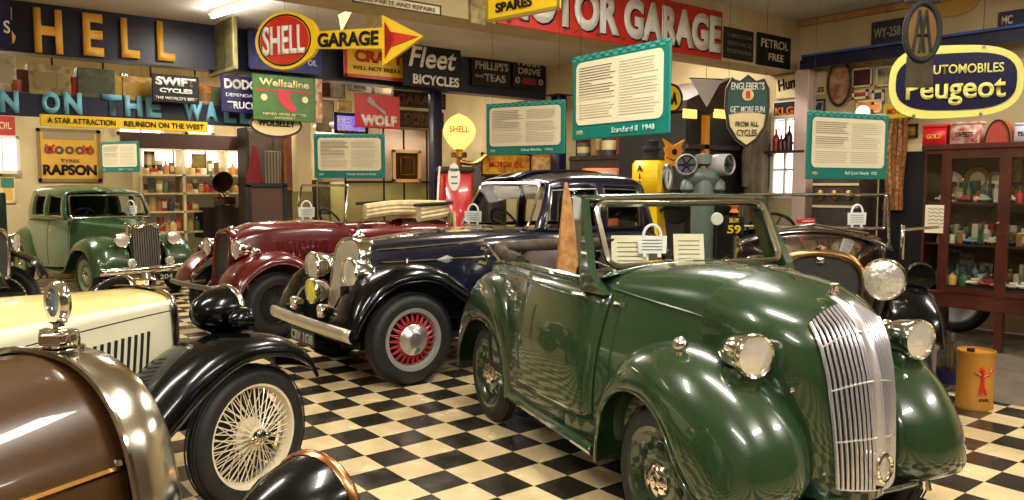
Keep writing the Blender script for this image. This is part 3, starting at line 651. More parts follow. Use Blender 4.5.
# ---- ivory open car
IO=(1.1,4.39); IR=math.radians(22)
def ivory_car():
    B=thing('roadster_car','ivory roadster with cream bonnet top, black wings and a cream wire wheel, at the left','car',IO+(0,),IR)
    S=Surf([(-.13,.27,.60,.26,1.0,1.065),(-.4,.30,.56,.30,.995,1.075),(-.8,.34,.52,.35,.975,1.095),(-1.2,.42,.46,.43,.96,1.10),(-1.6,.5,.42,.5,.96,1.08),(-2.4,.52,.42,.5,.96,1.04),(-3.0,.4,.46,.36,.8,.84)],.005)
    S.patch(-1.2,-.15,0,.5,1,12,6).obj('bonnet_side',IVORY,B)
    S.patch(-1.2,-.15,0,.5,-1,12,6).obj('bonnet_side',IVORY,B)
    b=MB(); S.full(-1.2,-.15,.62,12,10,0,b); b.obj('bonnet_top',YELLOWISH,B)
    for s in (1,-1): S.patch(-1.2,-.15,.5,.62,s,12,4).obj('bonnet_edge',IVORY,B); seam(S,[(-1.2,.47),(-.16,.47)],s,DARK,B,.003,'bonnet_hinge')
    b=S.full(-3.0,-1.2,0,16,14); S.capx(-3.0,b); b.obj('body',IVORY,B)
    for s in (1,-1):
        lv=MB()
        for i in range(13):
            x=-.33-.44*i/12; lv.tube([S.P(x,.07,s)+V((0,.002*s,0)),S.P(x+.03,.38,s)+V((0,.002*s,0))],.0085,5)
        lv.obj('louvres',DARK,B)
        lv=MB()
        for i in range(13):
            x=-.32-.39*i/12; a=[S.P(x,.10+.27*j/5,s) for j in range(6)]; nn=V((0,.012*s,0)); lv.grid([[q for q in a],[q+nn+V((.008,0,0)) for q in a],[q+nn*.9+V((.011,0,0)) for q in a]])
        lv=None
    radiator(B,[(0,1.08),(.18,1.072),(.25,1.04),(.275,.97),(.28,.75),(.27,.5)],-.16,-.11,NICKEL,CORED,frame=.03)
    MB().lathe([(.05,0),(.055,.025),(.03,.035),(.02,.06),(0,.065)],(-.1,0,1.085),'Z',14).obj('radiator_cap',CHROME,B)
    P=[(.375,.63),(.33,.73),(.20,.82),(0,.865),(-.20,.86),(-.42,.77),(-.62,.62),(-.9,.42),(-1.2,.34)]; E=[(.365,.59),(.30,.67),(.17,.735),(0,.765),(-.17,.745),(-.36,.65),(-.56,.50),(-.86,.35),(-1.2,.29)]
    for s in (1,-1):
        wing(B,P,E,.36 if s>0 else .40,.60,.745,BLACK,s,'front_wing',e=.8,k=6)
        wing(B,[(p[0]-2.6,p[1]) for p in P[:7]],[(p[0]-2.6,p[1]) for p in E[:7]],.45,.60,.745,BLACK,s,'rear_wing')
        MB().box((-1.5,s*.62,.32),(.9,.24,.03)).obj('running_board',BLACK,B,smooth=False)
        for x in (0,-2.6): wheel(B,x,s*.625,.353,.115,.262,'wire',s,CREAMSP,CREAMSP,NICKEL)
        o=headlamp(B,.05,s*.42,.965,.125,.20,BLACK,NICKEL)
        MB().tube([(-.02,s*.42,.86),(-.05,s*.42,.80),(-.05,s*.3,.78)],.018,8).obj('lamp_bracket',BLACK,B)
        headlamp(B,.02,s*.585,.935,.055,.09,BLACK,BLACK,name='side_lamp')
        MB().tube([(-.01,s*.585,.90),(-.01,s*.585,.86)],.012,6).obj('side_lamp_stalk',BLACK,B)
    MB().box((-1.3,0,.42),(3.0,.7,.08)).obj('chassis',DARK,B,smooth=False)
    b=MB(); b.tube([(.0,-.55,.36),(.0,.55,.36)],.025,8)
    for s in (1,-1): b.tube([(.38,s*.33,.42),(.0,s*.33,.40),(-.5,s*.33,.45)],.022,8)
    b.obj('front_axle',DARK,B)
ivory_car()
# ---- brown vintage car
NO=(.32,2.25); NR=math.radians(22)
def brown_car():
    B=thing('bullnose_car','brown vintage car with rounded nickel radiator shell and round temperature gauge, nearest at bottom left','car',NO+(0,),NR)
    half=[(0,1.185),(.13,1.175),(.24,1.13),(.32,1.05),(.365,.93),(.385,.78),(.385,.55),(.36,.42)]
    hp=[(0,p[0],p[1]) for p in half]
    S=Surf([(-.06,.36,.5,.335,.90,1.18,2.1),(-.5,.42,.48,.39,.91,1.20,2.1),(-1.1,.52,.42,.50,.93,1.22,2.1),(-1.5,.6,.4,.58,.98,1.2,2.2),(-2.6,.6,.4,.58,.98,1.1,2.2),(-3.1,.42,.46,.38,.7,.75,2.2)],.01)
    S.full(-1.1,-.06,0,14,22).obj('bonnet',BROWN,B)
    for s in (1,-1):
        MB().tube([S.P(x,.56,s) for x in [-.07-1.0*i/10 for i in range(11)]],.009,6).obj('bonnet_hinge',BRASS,B)
        MB().lathe([(.014,0),(.009,.012),(0,.014)],S.P(-.075,.56,s)+V((0,0,.008)),'Z',10).obj('hinge_pin',CHROME,B)
    b=S.full(-3.1,-1.1,0,16,14); S.capx(-3.1,b); b.obj('body',BROWN,B)
    radiator(B,half,-.075,.055,NICKEL,CORED,frame=.05)
    rim=MB(); hh=cr(hp,4); loop=[V((-.07,p.y+.004,p.z+.004)) for p in hh]; loop=[V((-.07,-p.y,p.z)) for p in reversed(loop[1:])]+loop; rim.tube(loop,.009,6); rim.obj('shell_bead',CHROME,B)
    c=MB(); c.lathe([(.058,0),(.058,.01),(.036,.014),(.036,.022)],(-.01,0,1.18),'Z',24)
    c.lathe([(.046,.02),(.052,.026),(.052,.045),(.046,.05),(.02,.054),(.015,.06),(.015,.07),(.024,.075)],(-.01,0,1.18),'Z',6)
    for s in (1,-1): c.lathe([(0,-.02),(.016,-.014),(.018,0),(.016,.014),(0,.02)],(-.01,s*.058,1.215),'Z',10); c.tube([(-.01,s*.04,1.215),(-.01,s*.06,1.215)],.01,6)
    c.obj('radiator_cap',CHROME,B)
    g=MB().lathe([(.032,-.014),(.045,-.014),(.05,-.006),(.05,.006),(.045,.014),(.032,.014),(.030,.006),(.030,-.006),(.032,-.014)],(0,0,0),'X',28).obj('temperature_gauge',CHROME,B); g.location=(-.01,0,1.305); g.rotation_euler=(0,0,math.radians(-3)); g.scale=(1,.92,1.12)
    MB().lathe([(.031,0),(0,0)],(-.004,0,0),'X',20).obj('gauge_glass',mat('gauge_face',(120,150,165),.15,0,1),g)
    P=[(.52,.62),(.40,.78),(.2,.87),(0,.90),(-.2,.87),(-.45,.72),(-.8,.45),(-1.1,.34)]; E=[(p[0]*.95,p[1]-.05) for p in P]
    for s in (1,-1):
        wing(B,P if s>0 else [(p[0],p[1]-.22) for p in P],E if s>0 else [(p[0],p[1]-.22) for p in E],.45,.62,.76,BLACK,s,'front_wing')
        for x in (0,-2.6): wheel(B,x,s*.64,.353,.11,.27,'wire',s,CREAMSP,CREAMSP,NICKEL)
        headlamp(B,.36,s*.50,.735,.15,.25,BLACK,COPPER)
        MB().tube([(.28,s*.52,.62),(.25,s*.45,.5),(.1,s*.36,.45)],.02,8).obj('lamp_bracket',BLACK,B)
    MB().box((-1.3,0,.42),(3.2,.7,.08)).obj('chassis',DARK,B,smooth=False)
brown_car()
# ---- bronze-black vintage tourer at the right
VO=(5.08,2.95); VR=math.radians(-146)
def vint(o,rz,name,label,paint,wings,full=True):
    B=thing(name,label,'car',o+(0,),rz)
    S=Surf([(.14,.26,.62,.25,1.04,1.14,2.3),(-.3,.34,.55,.33,1.08,1.2,2.3),(-.75,.48,.48,.48,1.12,1.27,2.4),(-1.1,.6,.42,.58,1.12,1.2,2.4),(-2.2,.62,.4,.6,1.14,1.2,2.4),(-2.7,.5,.42,.46,1.0,1.06,2.4)],.01)
    S.full(-.85,.14,0,16,18).obj('bonnet',paint,B)
    b=MB()
    for s in (1,-1): S.patch(-2.3,-.85,0,.5,s,14,8,0,b)
    S.full(-2.7,-2.25,0,8,14,0,b); S.capx(-2.7,b); b.obj('body',paint,B,solid=.012)
    radiator(B,[(0,1.16),(.15,1.15),(.24,1.10),(.285,1.0),(.285,.8),(.26,.6)],.08,.22,mat('aged_brass',(160,128,84),.3,1) if full else NICKEL,CORED,frame=.04)
    MB().lathe([(.045,0),(.05,.025),(.03,.035),(.0,.045)],(.15,0,1.155),'Z',14).obj('radiator_cap',CHROME,B)
    P=[(.44,.62),(.36,.78),(.18,.88),(0,.91),(-.22,.86),(-.48,.68),(-.85,.40)]; E=[(p[0]*.94,p[1]-.06) for p in P]
    for s in (1,-1):
        wing(B,P,E,.42,.60,.73,wings,s,'front_wing')
        wing(B,[(p[0]-2.35,p[1]) for p in P],[(p[0]-2.35,p[1]) for p in E],.45,.6,.74,wings,s,'rear_wing')
        for x in (0,-2.35): wheel(B,x,s*.64,.36,.115,.26,'wire',s,DARK,STEEL,STEEL)
        headlamp(B,.20,s*(.40 if full else .45),.98,.136 if full else .1,.19,NICKEL,CHROME)
        MB().tube([(.10,s*.455,.86),(.08,s*.42,.7),(.05,s*.3,.62)],.018,8).obj('lamp_bracket',BLACK,B)
        MB().box((-1.2,s*.64,.36),(.9,.22,.03)).obj('running_board',DARK,B,smooth=False)
    if full:
        frame_quad(B,[(-.80,-.53,1.53),(-.80,.53,1.53),(-.80,.53,1.27),(-.80,-.53,1.27)],.013,NICKEL,rad=.02)
        MB().tube([(-.80,-.545,1.54),(-.80,-.57,1.1)],.014,6).obj('screen_post',NICKEL,B); MB().tube([(-.80,.545,1.54),(-.80,.57,1.1)],.014,6).obj('screen_post',NICKEL,B)
        MB().grid([[V((-.8,y,1.275-.12*abs(y/.58)**2.2)),V((-.5,y,1.25-.14*abs(y/.58)**2.2))] for y in [-.56+1.12*i/14 for i in range(15)]]).obj('scuttle_top',paint,B,solid=.01)
        MB().tube([(-.66,-.4,1.235),(-.66,0,1.30),(-.66,.4,1.235)],.012,6).obj('scuttle_bar',CHROME,B)
        b=MB().box((-.55,.62,1.18),(.03,.03,.26),0,0,.006); b.tube([(-.5,.62,1.28),(-.5,.85,1.30)],.012,6); b.obj('horn_bracket',NICKEL,B)
        b=MB().lathe([(.0,-.16),(.05,-.15),(.085,-.08),(.1,.05),(.09,.10),(.0,.105)],(-.1,.66,.98),'X',20); b.obj('side_lamp',BLACK,B)
        steering(B,-1.15,-.3,1.2,.2)
        b=MB(); b.box((.23,0,1.10),(.01,.05,.04),0,0,.004); b.obj('radiator_badge',CHROME,B)
        tt=MB().tube([(.20,0,1.16),(.20,0,1.19)],.008,6); tt.obj('cap_pin',REDSP,B)
    MB().box((-1.1,0,.42),(2.8,.7,.08)).obj('chassis',DARK,B,smooth=False)
    for s in (-1,1): seat(B,-1.55,s*.28,.48,LEATHER,.5,.6)
    return B
vint(VO,VR,'vintage_tourer','bronze-black vintage tourer with big round headlamps facing the camera, right of the green drophead',BRONZE,BLACK)
p=CL(VO,VR,-.70,.32,1.27); card(p.x,p.y,1.30,FACE+.2,'white bag-shaped card on the scuttle of the bronze-black tourer',1.0)
p=CL(VO,VR,-.70,-.05,1.28)
t=thing('red_label','small red label lying on the scuttle of the bronze-black tourer','label',(p.x,p.y,1.315),FACE+.2); MB().box((0,0,.01),(.14,.05,.035),0,0,.004).obj('label_plate',REDE,t,smooth=False); MB().box((0,-.027,.01),(.1,.002,.006)).obj('printed_lines',WHT,t,smooth=False)
vint((.62,9.55),math.radians(-25),'black_tourer','black vintage tourer with green-glinting lamps, partly cut off by the left edge of the photo',mat('deep_green_paint',(22,40,28),.25,0,1),BLACK,False)
# ================================================================== ROOM
XW=9.5; YW=15.6; ZC=3.77; YB=5.9; YH=11.0; XL=-4.0; YF=-4.0
ts=.152997194*1.6; a38=math.radians(38.34593); ox,oy=-.640931578*1.6,2.94086935*1.6
TX0=ox*math.cos(a38)+oy*math.sin(a38); TY0=-ox*math.sin(a38)+oy*math.cos(a38)
def tile_mat():
    m=bpy.data.materials.new('checkered_tiles'); m.use_nodes=True; nt=m.node_tree; b=nt.nodes['Principled BSDF']; L=nt.links.new
    g=nt.nodes.new('ShaderNodeNewGeometry'); mp=nt.nodes.new('ShaderNodeMapping'); mp.inputs['Location'].default_value=(-TX0/ts+100,-TY0/ts+100,.5); mp.inputs['Scale'].default_value=(1/ts,1/ts,0)
    L(g.outputs['Position'],mp.inputs['Vector']); ck=nt.nodes.new('ShaderNodeTexChecker'); ck.inputs['Scale'].default_value=1; L(mp.outputs[0],ck.inputs['Vector'])
    n=nt.nodes.new('ShaderNodeTexNoise'); n.inputs['Scale'].default_value=5; n.inputs['Detail'].default_value=8; L(g.outputs['Position'],n.inputs['Vector'])
    n2=nt.nodes.new('ShaderNodeTexNoise'); n2.inputs['Scale'].default_value=60; n2.inputs['Detail'].default_value=3; L(g.outputs['Position'],n2.inputs['Vector'])
    def ramp(c1,c2,src,p0=.3,p1=.7):
        r=nt.nodes.new('ShaderNodeValToRGB'); r.color_ramp.elements[0].position=p0; r.color_ramp.elements[1].position=p1; r.color_ramp.elements[0].color=RGB(*c1); r.color_ramp.elements[1].color=RGB(*c2); L(src,r.inputs['Fac']); return r
    rd=ramp((40,36,28),(58,53,44),n.outputs['Fac']); rl=ramp((206,182,134),(226,206,160),n.outputs['Fac'])
    mx=nt.nodes.new('ShaderNodeMixRGB'); L(ck.outputs['Fac'],mx.inputs[0]); L(rd.outputs[0],mx.inputs[1]); L(rl.outputs[0],mx.inputs[2])
    sp=ramp((0,0,0),(255,255,255),n2.outputs['Fac'],.60,.80); m2=nt.nodes.new('ShaderNodeMixRGB'); m2.blend_type='MIX'; ml=nt.nodes.new('ShaderNodeMath'); ml.operation='MULTIPLY'; ml.inputs[1].default_value=.25
    L(sp.outputs[0],ml.inputs[0]); L(ml.outputs[0],m2.inputs[0]); L(mx.outputs[0],m2.inputs[1]); m2.inputs[2].default_value=RGB(130,115,90); L(m2.outputs[0],b.inputs['Base Color'])
    rr=ramp((90,90,90),(150,150,150),n.outputs['Fac']); L(rr.outputs[0],b.inputs['Roughness']); b.inputs['Specular IOR Level'].default_value=.45
    return m
TX=6.36
fl=struct('floor',MB().box((( XL+TX)/2,(YF+YW)/2,-.05),(TX-XL,YW-YF,.1)),tile_mat())
struct('trim_1',MB().box(((TX+XW)/2,(YF+YW)/2,-.052),(XW-TX,YW-YF,.1)),CONC)
struct('ceiling',MB().box(((XL+XW)/2,(YF+YW)/2,ZC+.05),(XW-XL+.4,YW-YF+.4,.1)),CEIL)
struct('wall_back',MB().box(((XL+XW)/2,YW+.1,ZC/2),(XW-XL+.4,.2,ZC)),CREAMW)
struct('wall_right',MB().box((XW+.1,(YF+YW)/2,ZC/2),(.2,YW-YF,ZC)),CREAMW)
struct('wall_left',MB().box((XL-.1,(YF+YW)/2,ZC/2),(.2,YW-YF,ZC)),mat('tan_side_wall',(120,104,82),.9,noise=(150,134,104),nscale=1.5))
struct('wall_front',MB().box(((XL+XW)/2,YF-.1,ZC/2),(XW-XL+.4,.2,ZC)),mat('brown_far_wall',(70,58,46),.9,noise=(100,86,66),nscale=1.5))
zb=3.10
struct('trim_2',MB().box(((XL+XW)/2,YB+.2,(zb+ZC)/2),(XW-XL-.02,.4,ZC-zb-.002)),CREAMW)   # near downstand beam
struct('trim_3',MB().box(((XL+XW)/2,YH+.15,(3.17+ZC)/2),(XW-XL-.02,.3,ZC-3.17-.002)),NAVY)  # far navy beam
struct('trim_4',MB().box((XW-.03,YB/2-1.5,3.72),(.06,YB+3,.07)),PINE)
# posts under far beam
def post(px,Y,w,m,label,z1=3.17,name='steel_post'):
    q=atY(px,200,Y); q.x=min(q.x,XW-.3); t=thing(name,label,'post',(q.x,Y+.1,0)); MB().box((0,0,z1/2),(w,w,z1),0,0,.01).obj('post_shaft',m,t); MB().box((0,0,.01),(w*1.8,w*1.8,.02)).obj('base_plate',m,t,smooth=False); MB().box((0,0,z1-.01),(w*1.8,w*1.8,.02)).obj('top_plate',m,t,smooth=False); return t
post(439,YH,.17,NAVY,'dark blue steel post standing left of the red petrol pump'); post(562,10.15,.2,NAVY,'dark blue steel post behind the navy saloon roof')
q=post(305,YH+1.2,.24,BUFF,'cream post with olive lower half between the brown board and the caravan',ZC)
MB().box((0,0,.75),(.25,.25,1.5)).obj('painted_base',OLIVE,q,smooth=False)
# ------------------------------------------------------------------ lights
def tube_light(x,y,L,rz,z=ZC,name='strip_light',label='',P=60,hang=.0,fixture=True):
    t=thing('strip_light',label,'light',(x,y,z),rz,group='ceiling strip lights')
    MB().box((0,0,-.03),(L,.09,.06),0,0,.01).obj('batten',WHITEP,t)
    MB().tube([(-L/2+.03,0,-.085),(L/2-.03,0,-.085)],.019,10).obj('tube',TUBE,t)
    ld=bpy.data.lights.new('tube_glow','AREA'); ld.shape='RECTANGLE'; ld.size=L; ld.size_y=.3; ld.energy=P; ld.color=(1,.91,.78)
    ld.color=(1,.95,.87) if y<4.5 else (1,.91,.78); lo=bpy.data.objects.new('tube_glow',ld); COL.objects.link(lo); lo.parent=t; lo.location=(0,0,-.12)
    l2=bpy.data.lights.new('upward_glow','AREA'); l2.shape='RECTANGLE'; l2.size=L; l2.size_y=.3; l2.energy=P*.2; l2.color=(1,.93,.82); o2=bpy.data.objects.new('upward_glow',l2); COL.objects.link(o2); o2.parent=t; o2.location=(0,0,-.2); o2.rotation_euler=(PI,0,0)
    return t
A=atz(211,17,ZC-.08); B_=atz(262,1,ZC-.08); D_=(B_-A); D_.z=0
mid=(A+A+D_*1.0)/2
tube_light(A.x+D_.x*.9,A.y+D_.y*.9,max(1.5,D_.length*1.8),math.atan2(D_.y,D_.x),label='pink-white fluorescent strip light on the ceiling in front of the navy beam',P=70)
k=0
for x,y,P in ((-1.2,-.6,85),(2.0,-1.2,95),(2.2,1.6,80),(5.8,-1.4,105),(5.0,3.8,75),(.0,3.6,85),(7.8,1.6,70),(-1.5,7.2,80),(5.5,7.3,85),(8.0,7.2,60),(7.4,12.7,80),(1.0,13.2,110),(5.2,13.2,110)):
    k+=1
    tube_light(x,y,1.5,math.radians((0,90)[k%2]),label='fluorescent strip light on the ceiling outside the view of the photo' ,P=P)
w=bpy.data.worlds.new('world'); bpy.context.scene.world=w; w.use_nodes=True; w.node_tree.nodes['Background'].inputs[0].default_value=(1,.9,.75,1); w.node_tree.nodes['Background'].inputs[1].default_value=.3
vs=bpy.context.scene.view_settings; vs.view_transform='Standard'; vs.look='None'; vs.exposure=0; vs.gamma=1; vs.use_curve_mapping=False
# ================================================================== SIGNS
def frame_of(Lp,Rp,zt,zb):
    Lp=V(Lp);Rp=V(Rp); c=(Lp+Rp)/2; u=Rp-Lp; u.z=0; W=u.length; u.normalize(); y=U0.cross(u)
    M=Matrix.Identity(4)
    for i,a in enumerate((u,y,U0)):
        for j in range(3): M[j][i]=a[j]
    M.translation=V((c.x,c.y,(zt+zb)/2)); return M,W,zt-zb
def onY(xl,xr,yt,yb,Y):
    ym=(yt+yb)/2; xm=(xl+xr)/2; return frame_of(atY(xl,ym,Y),atY(xr,ym,Y),atY(xm,yt,Y).z,atY(xm,yb,Y).z)
def onX(xl,xr,yt,yb,X):
    ym=(yt+yb)/2; xm=(xl+xr)/2; return frame_of(atX(xl,ym,X),atX(xr,ym,X),atX(xm,yt,X).z,atX(xm,yb,X).z)
def onD(xl,xr,yt,yb,Dl,Dr=None):
    Dr=Dr or Dl; ym=(yt+yb)/2; xm=(xl+xr)/2; D=(Dl+Dr)/2
    return frame_of(atD(xl,ym,Dl),atD(xr,ym,Dr),atD(xm,yt,D).z,atD(xm,yb,D).z)
def sign(name,label,fr,m,cat='sign',group=None,th=.02,border=None,bw=.02,shape=None,back=0,part='board'):
    M,W,Hh=fr
    t=thing(name,label,cat,mw=M,group=group); t['_']=0; del t['_']
    if shape is None: b=MB().box((0,th/2+back,0),(W,th,Hh),0,0,min(.008,th*.4))
    else: b=MB().poly([(x*W/2,z*Hh/2) for x,z in shape],th); b.shift((0,th/2+back,0))
    b.obj(part,m,t,smooth=False)
    if border:
        q=MB()
        if shape is None:
            for s in (-1,1): q.box((s*(W/2-bw/2),-.003,0),(bw,.006,Hh)); q.box((0,-.003,s*(Hh/2-bw/2)),(W,.006,bw))
        else: q.tube([(x*W/2*.97,-.002,z*Hh/2*.97) for x,z in shape],bw/2,6,closed=True)
        q.obj('border',border,t,smooth=False)
    return t,W,Hh
def wires(t,W,Hh,xs=(-.4,.4),zc=ZC,m=None):
    z0=t.matrix_world.translation.z; 
    for x in xs: MB().tube([(x*W,0.01,Hh/2-.01),(x*W,0.01,zc-z0)],.0014,4).obj('hanging_wire',m or DARK,t)
def tx(t,s,w,h,m,x=0,z=0,W=1,Hh=1,**k): return text(s,w*W,h*Hh,m,t,x*W,z*Hh,-.008,**k)
ell=lambda n=28,e=1.0:[(math.copysign(abs(math.cos(a))**e,math.cos(a)),math.copysign(abs(math.sin(a))**e,math.sin(a))) for a in [2*PI*k/n for k in range(n)]]
# ---- navy beam letters
fy=YH-.032
for i,(ch,xl,xr,yt,yb) in enumerate((('S',-32,15,2,48),('H',34,62,9,53),('E',83,103,14,56),('L',121,139,19,58),('L',157,174,22,61))):
    lab=('gold letter S half hidden at the left end of the navy beam','gold letter H on the navy beam','gold letter E on the navy beam','gold letter L on the navy beam, directly after the E','gold letter L on the navy beam, last of the gold letters')[i]
    M,W,Hh=onY(xl,xr,yt,yb,fy); e=thing('gold_letter',lab,'letter',mw=M,group='gold letters on the navy beam'); text(ch,W,Hh,GOLD,e,0,0,0,.03,.06,name='letter_body')
# edge sign at left
t,W,Hh=sign('enamel_sign','navy enamel sign with a white S cut off by the top left corner',onY(-30,11,-12,48,fy-.5),NBLUE,border=NAVY); tx(t,'S',.16,.22,WHT,.38,-.12,W,Hh,bold=.02); wires(t,W,Hh)
# shelf and ON THE WALL board
M,W,Hh=onY(-90,262,96,103,YH-.05); t=thing('long_shelf','long narrow shelf of tins under the navy beam','shelf',mw=M); MB().box((0,.12,0),(W,.30,.04)).obj('shelf_board',DWOOD,t,smooth=False)
MB().box((0,-.04,0.01),(W,.012,.06)).obj('shelf_edge',mat('edge_wood',(120,110,84),.7,noise=(60,52,38),nscale=20),t,smooth=False)
for q in range(7): MB().tube([(-W/2+W*(q+.5)/7,.2,.02),(-W/2+W*(q+.5)/7,.2,.50)],.012,6).obj('shelf_hanger',DARK,t)
M,W,Hh=onY(-90,262,97,119,YH-.12); t=thing('slogan_board','long dark board with pale blue letters hung below the shelf of tins','sign',mw=M); MB().box((0,.03,0),(W,.04,Hh)).obj('board',NAVY,t,smooth=False); SB=t
for q in range(4): MB().tube([(-W/2+W*(q+.5)/4,.03,Hh/2),(-W/2+W*(q+.5)/4,.03,Hh/2+.1)],.012,6).obj('board_hanger',DARK,t)
for ch,xl,xr,yt,yb,lab in (('N',0,19,93,115,'pale blue letter N, leftmost on the slogan board'),('O',42,60,94,116,'pale blue letter O of ON on the slogan board'),('N',64,82,95,117,'pale blue letter N of ON on the slogan board'),('T',103,122,97,118,'pale blue letter T on the slogan board'),('H',125,142,98,119,'pale blue letter H on the slogan board'),('E',146,161,99,120,'pale blue letter E of THE on the slogan board'),('W',183,203,103,123,'pale blue letter W under the white-lettered black cycle sign'),('A',205,218,104,124,'pale blue letter A on the slogan board'),('L',224,236,106,125,'pale blue letter L after the A on the slogan board'),('L',240,252,107,126,'pale blue last letter L on the slogan board')):
    M,W,Hh=onY(xl,xr,yt,yb,YH-.13); q=M.translation-SB.matrix_world.translation; text(ch,W,Hh,SKYB,SB,q.x,q.z+.03,-.005,.05,.03,name='letter')
t,W,Hh=sign('yellow_strip_sign','long yellow strip sign with small black capitals below the slogan board',onY(40,208,118,129,YH-.14),YEL); tx(t,'A STAR ATTRACTION',.38,.5,BLK,-.27,0,W,Hh,bold=.01); tx(t,'REUNION ON THE WEST',.5,.5,BLK,.22,0,W,Hh,bold=.02); wires(t,W,Hh,(-.4,.45),2.95)
# generic small wall signs:  name,label,frame,mat,[(text,w,h,mat,x,z,bold)],border
def quick(name,label,fr,m,tl,border=None,bw=.02,zw=None,group=None,shape=None,th=.02,wx=(-.4,.4)):
    t,W,Hh=sign(name,label,fr,m,border=border,bw=bw,group=group,shape=shape,th=th)
    for a in tl: tx(t,a[0],a[1],a[2],a[3],a[4],a[5],W,Hh,bold=a[6] if len(a)>6 else .01,**(a[7] if len(a)>7 else {}))
    if zw: wires(t,W,Hh,wx,zw)
    return t,W,Hh
quick('enamel_sign','black enamel sign reading SWIFT CYCLES, hung in front of the tins',onY(152,199,75,103,YH-.35),BLK,[('SWIFT',.86,.30,WHT,0,.25,.05),('CYCLES',.7,.16,WHT,0,-.07,.04),("THE WORLD'S BEST",.9,.11,WHT,0,-.34,.01)],zw=ZC)
quick('enamel_sign','navy enamel sign reading DOD and TRUCK behind the green sock sign',onY(221,266,76,113,YH-.4),NBLUE,[('DODGE',.86,.27,WHT,.0,.26,.05),('DEPENDABLE',.8,.09,WHT,0,-.03,.01),('TRUCKS',.74,.2,WHT,0,-.3,.03)],zw=ZC)
t,W,Hh=quick('enamel_sign','green enamel sign with a red stocking, right of the navy truck sign',onY(253,315,76,121,YH-.6),GRNE,[('Wellsaline',.8,.17,BUFF,0,.33,.03),('NEVER GIVES BETTER',.7,.06,BUFF,-.0,-.36,.01),('HOSIERY',.34,.05,BUFF,0,-.44,.01)],zw=ZC)
MB().poly([(x*W,z*Hh) for x,z in [(-.12,.2),(.08,.2),(.09,-.05),(.2,-.22),(.12,-.3),(-.02,-.2),(-.11,-.02)]],.006).obj('stocking_emblem',mat('stocking_red',(190,50,60),.5),t,smooth=False).location=(0,-.005,0)
q=MB().box((0,-.002,.16*Hh),(W*.9,.004,.05*Hh)); q.obj('red_band',mat('band_red',(160,60,50),.5),t,smooth=False)
for s in (-1,1): q=MB().lathe([(0,0),(.045,0),(.045,.006),(0,.006)],(s*.33*W,-.01,-.0),'Y',18); q.obj('round_medal',BUFF,t)
q=MB().box((W/2+.06,.01,0),(.10,.02,Hh),0,0,.004); q.obj('side_strip',mat('worn_cream',(200,180,140),.6,noise=(150,60,40),nscale=16),t,smooth=False)
quick('oval_sign','cream oval sign with black lettering below the green stocking sign',onY(250,302,112,137,YH-.5),BUFF,[('WOLSELEY',.72,.26,BLK,0,.05,.03)],border=DWOOD,bw=.03,shape=ell(),zw=ZC)
quick('enamel_sign','royal blue panel sign behind the round yellow arrow head emblem',onY(248,322,33,72,YH-.18),mat('royal_blue',(22,34,130),.35),[('OIL',.12,.16,WHT,.36,-.2,.02)],border=NAVY,zw=ZC)
t,W,Hh=quick('enamel_sign','yellow and red enamel sign half hidden by the arrow sign',onY(344,405,44,79,YH-.22),YEL,[('CRAFT',.8,.34,REDE,.06,.12,.05),('WILL NOT BREAK',.8,.12,BLK,.03,-.22,.01)],border=REDE,bw=.05,zw=ZC)
t,W,Hh=quick('enamel_sign','black enamel sign reading Fleet BICYCLES with white script',onY(403,461,43,88,YH-.45),BLK,[('Fleet',.82,.46,WHT,0,.16,.02,dict(shear=.25)),('BICYCLES',.8,.22,WHT,.06,-.33,.03)],zw=ZC)
t,W,Hh=quick('enamel_sign','dark slate sign reading PHILLIPS TEAS on the navy beam',onY(472,511,52,87,YH-.06),SLATE,[('DELICIOUS',.5,.09,SILV,0,.34,.01),("PHILLIPS'S",.84,.24,SILV,0,.1,.02),('FINE',.2,.09,SILV,-.32,-.22),('TEAS',.55,.22,SILV,.08,-.24,.03)])
t,W,Hh=quick('enamel_sign','dark sign reading PARK DRIVE on the navy beam beside the tea sign',onY(513,545,57,89,YH-.06),SLATE,[('PARK',.7,.2,SILV,0,.3,.03),('DRIVE',.7,.2,SILV,0,.04,.03),('0',.14,.2,SILV,-.36,-.26,.02),('0',.14,.2,SILV,.36,-.26,.02)])
q=MB().box((0,-.004,-.26*Hh),(W*.4,.004,Hh*.2)); q.obj('red_panel',mat('panel_red',(140,40,44),.5),t,smooth=False)
quick('carved_sign','dark wooden sign with bronze capitals reading GARAGE behind the beam',onY(394,446,92,108,YH+.6),DWOOD,[('GARAGE',.9,.6,mat('bronze_letter',(120,84,36),.5),0,0,.03)],zw=ZC)
quick('carved_sign','lower dark wooden sign with faint bronze lettering under the bronze GARAGE sign',onY(397,444,111,128,YH+.7),DWOOD,[('OPEN',.5,.4,mat('bronze_letter',(120,84,36),.5),-.1,.12,.02),('FOR HIRE',.7,.3,mat('bronze_letter',(120,84,36),.5),0,-.25,.02)],zw=2.86,wx=(-.35,.35))
t,W,Hh=quick('enamel_sign','red enamel sign with a white spanner tool and white letters reading WOLF',onY(355,400,95,128,YH+.2),mat('bright_red',(206,24,36),.35),[('WOLF',.8,.34,WHT,.02,-.28,.07)],zw=3.17)
q=MB().box((0,0,0),(W*.42,.01,.05),0,.6,.004); q.box((-.12*W-.03,0,.09),(.13,.012,.09),0,.6,.004); q.obj('tool_emblem',LGREY,t,smooth=False).location=(0,-.008,.12*Hh)
t,W,Hh=quick('lit_sign','small glowing violet and white sign between the stocking and red sign',onY(334,368,113,134,YH+.3),NEON,[('Petrol',.7,.34,WHT,-.05,.16,.03),('SERVICE',.8,.3,WHT,0,-.22,.03)],border=BLK,bw=.05,zw=3.17)
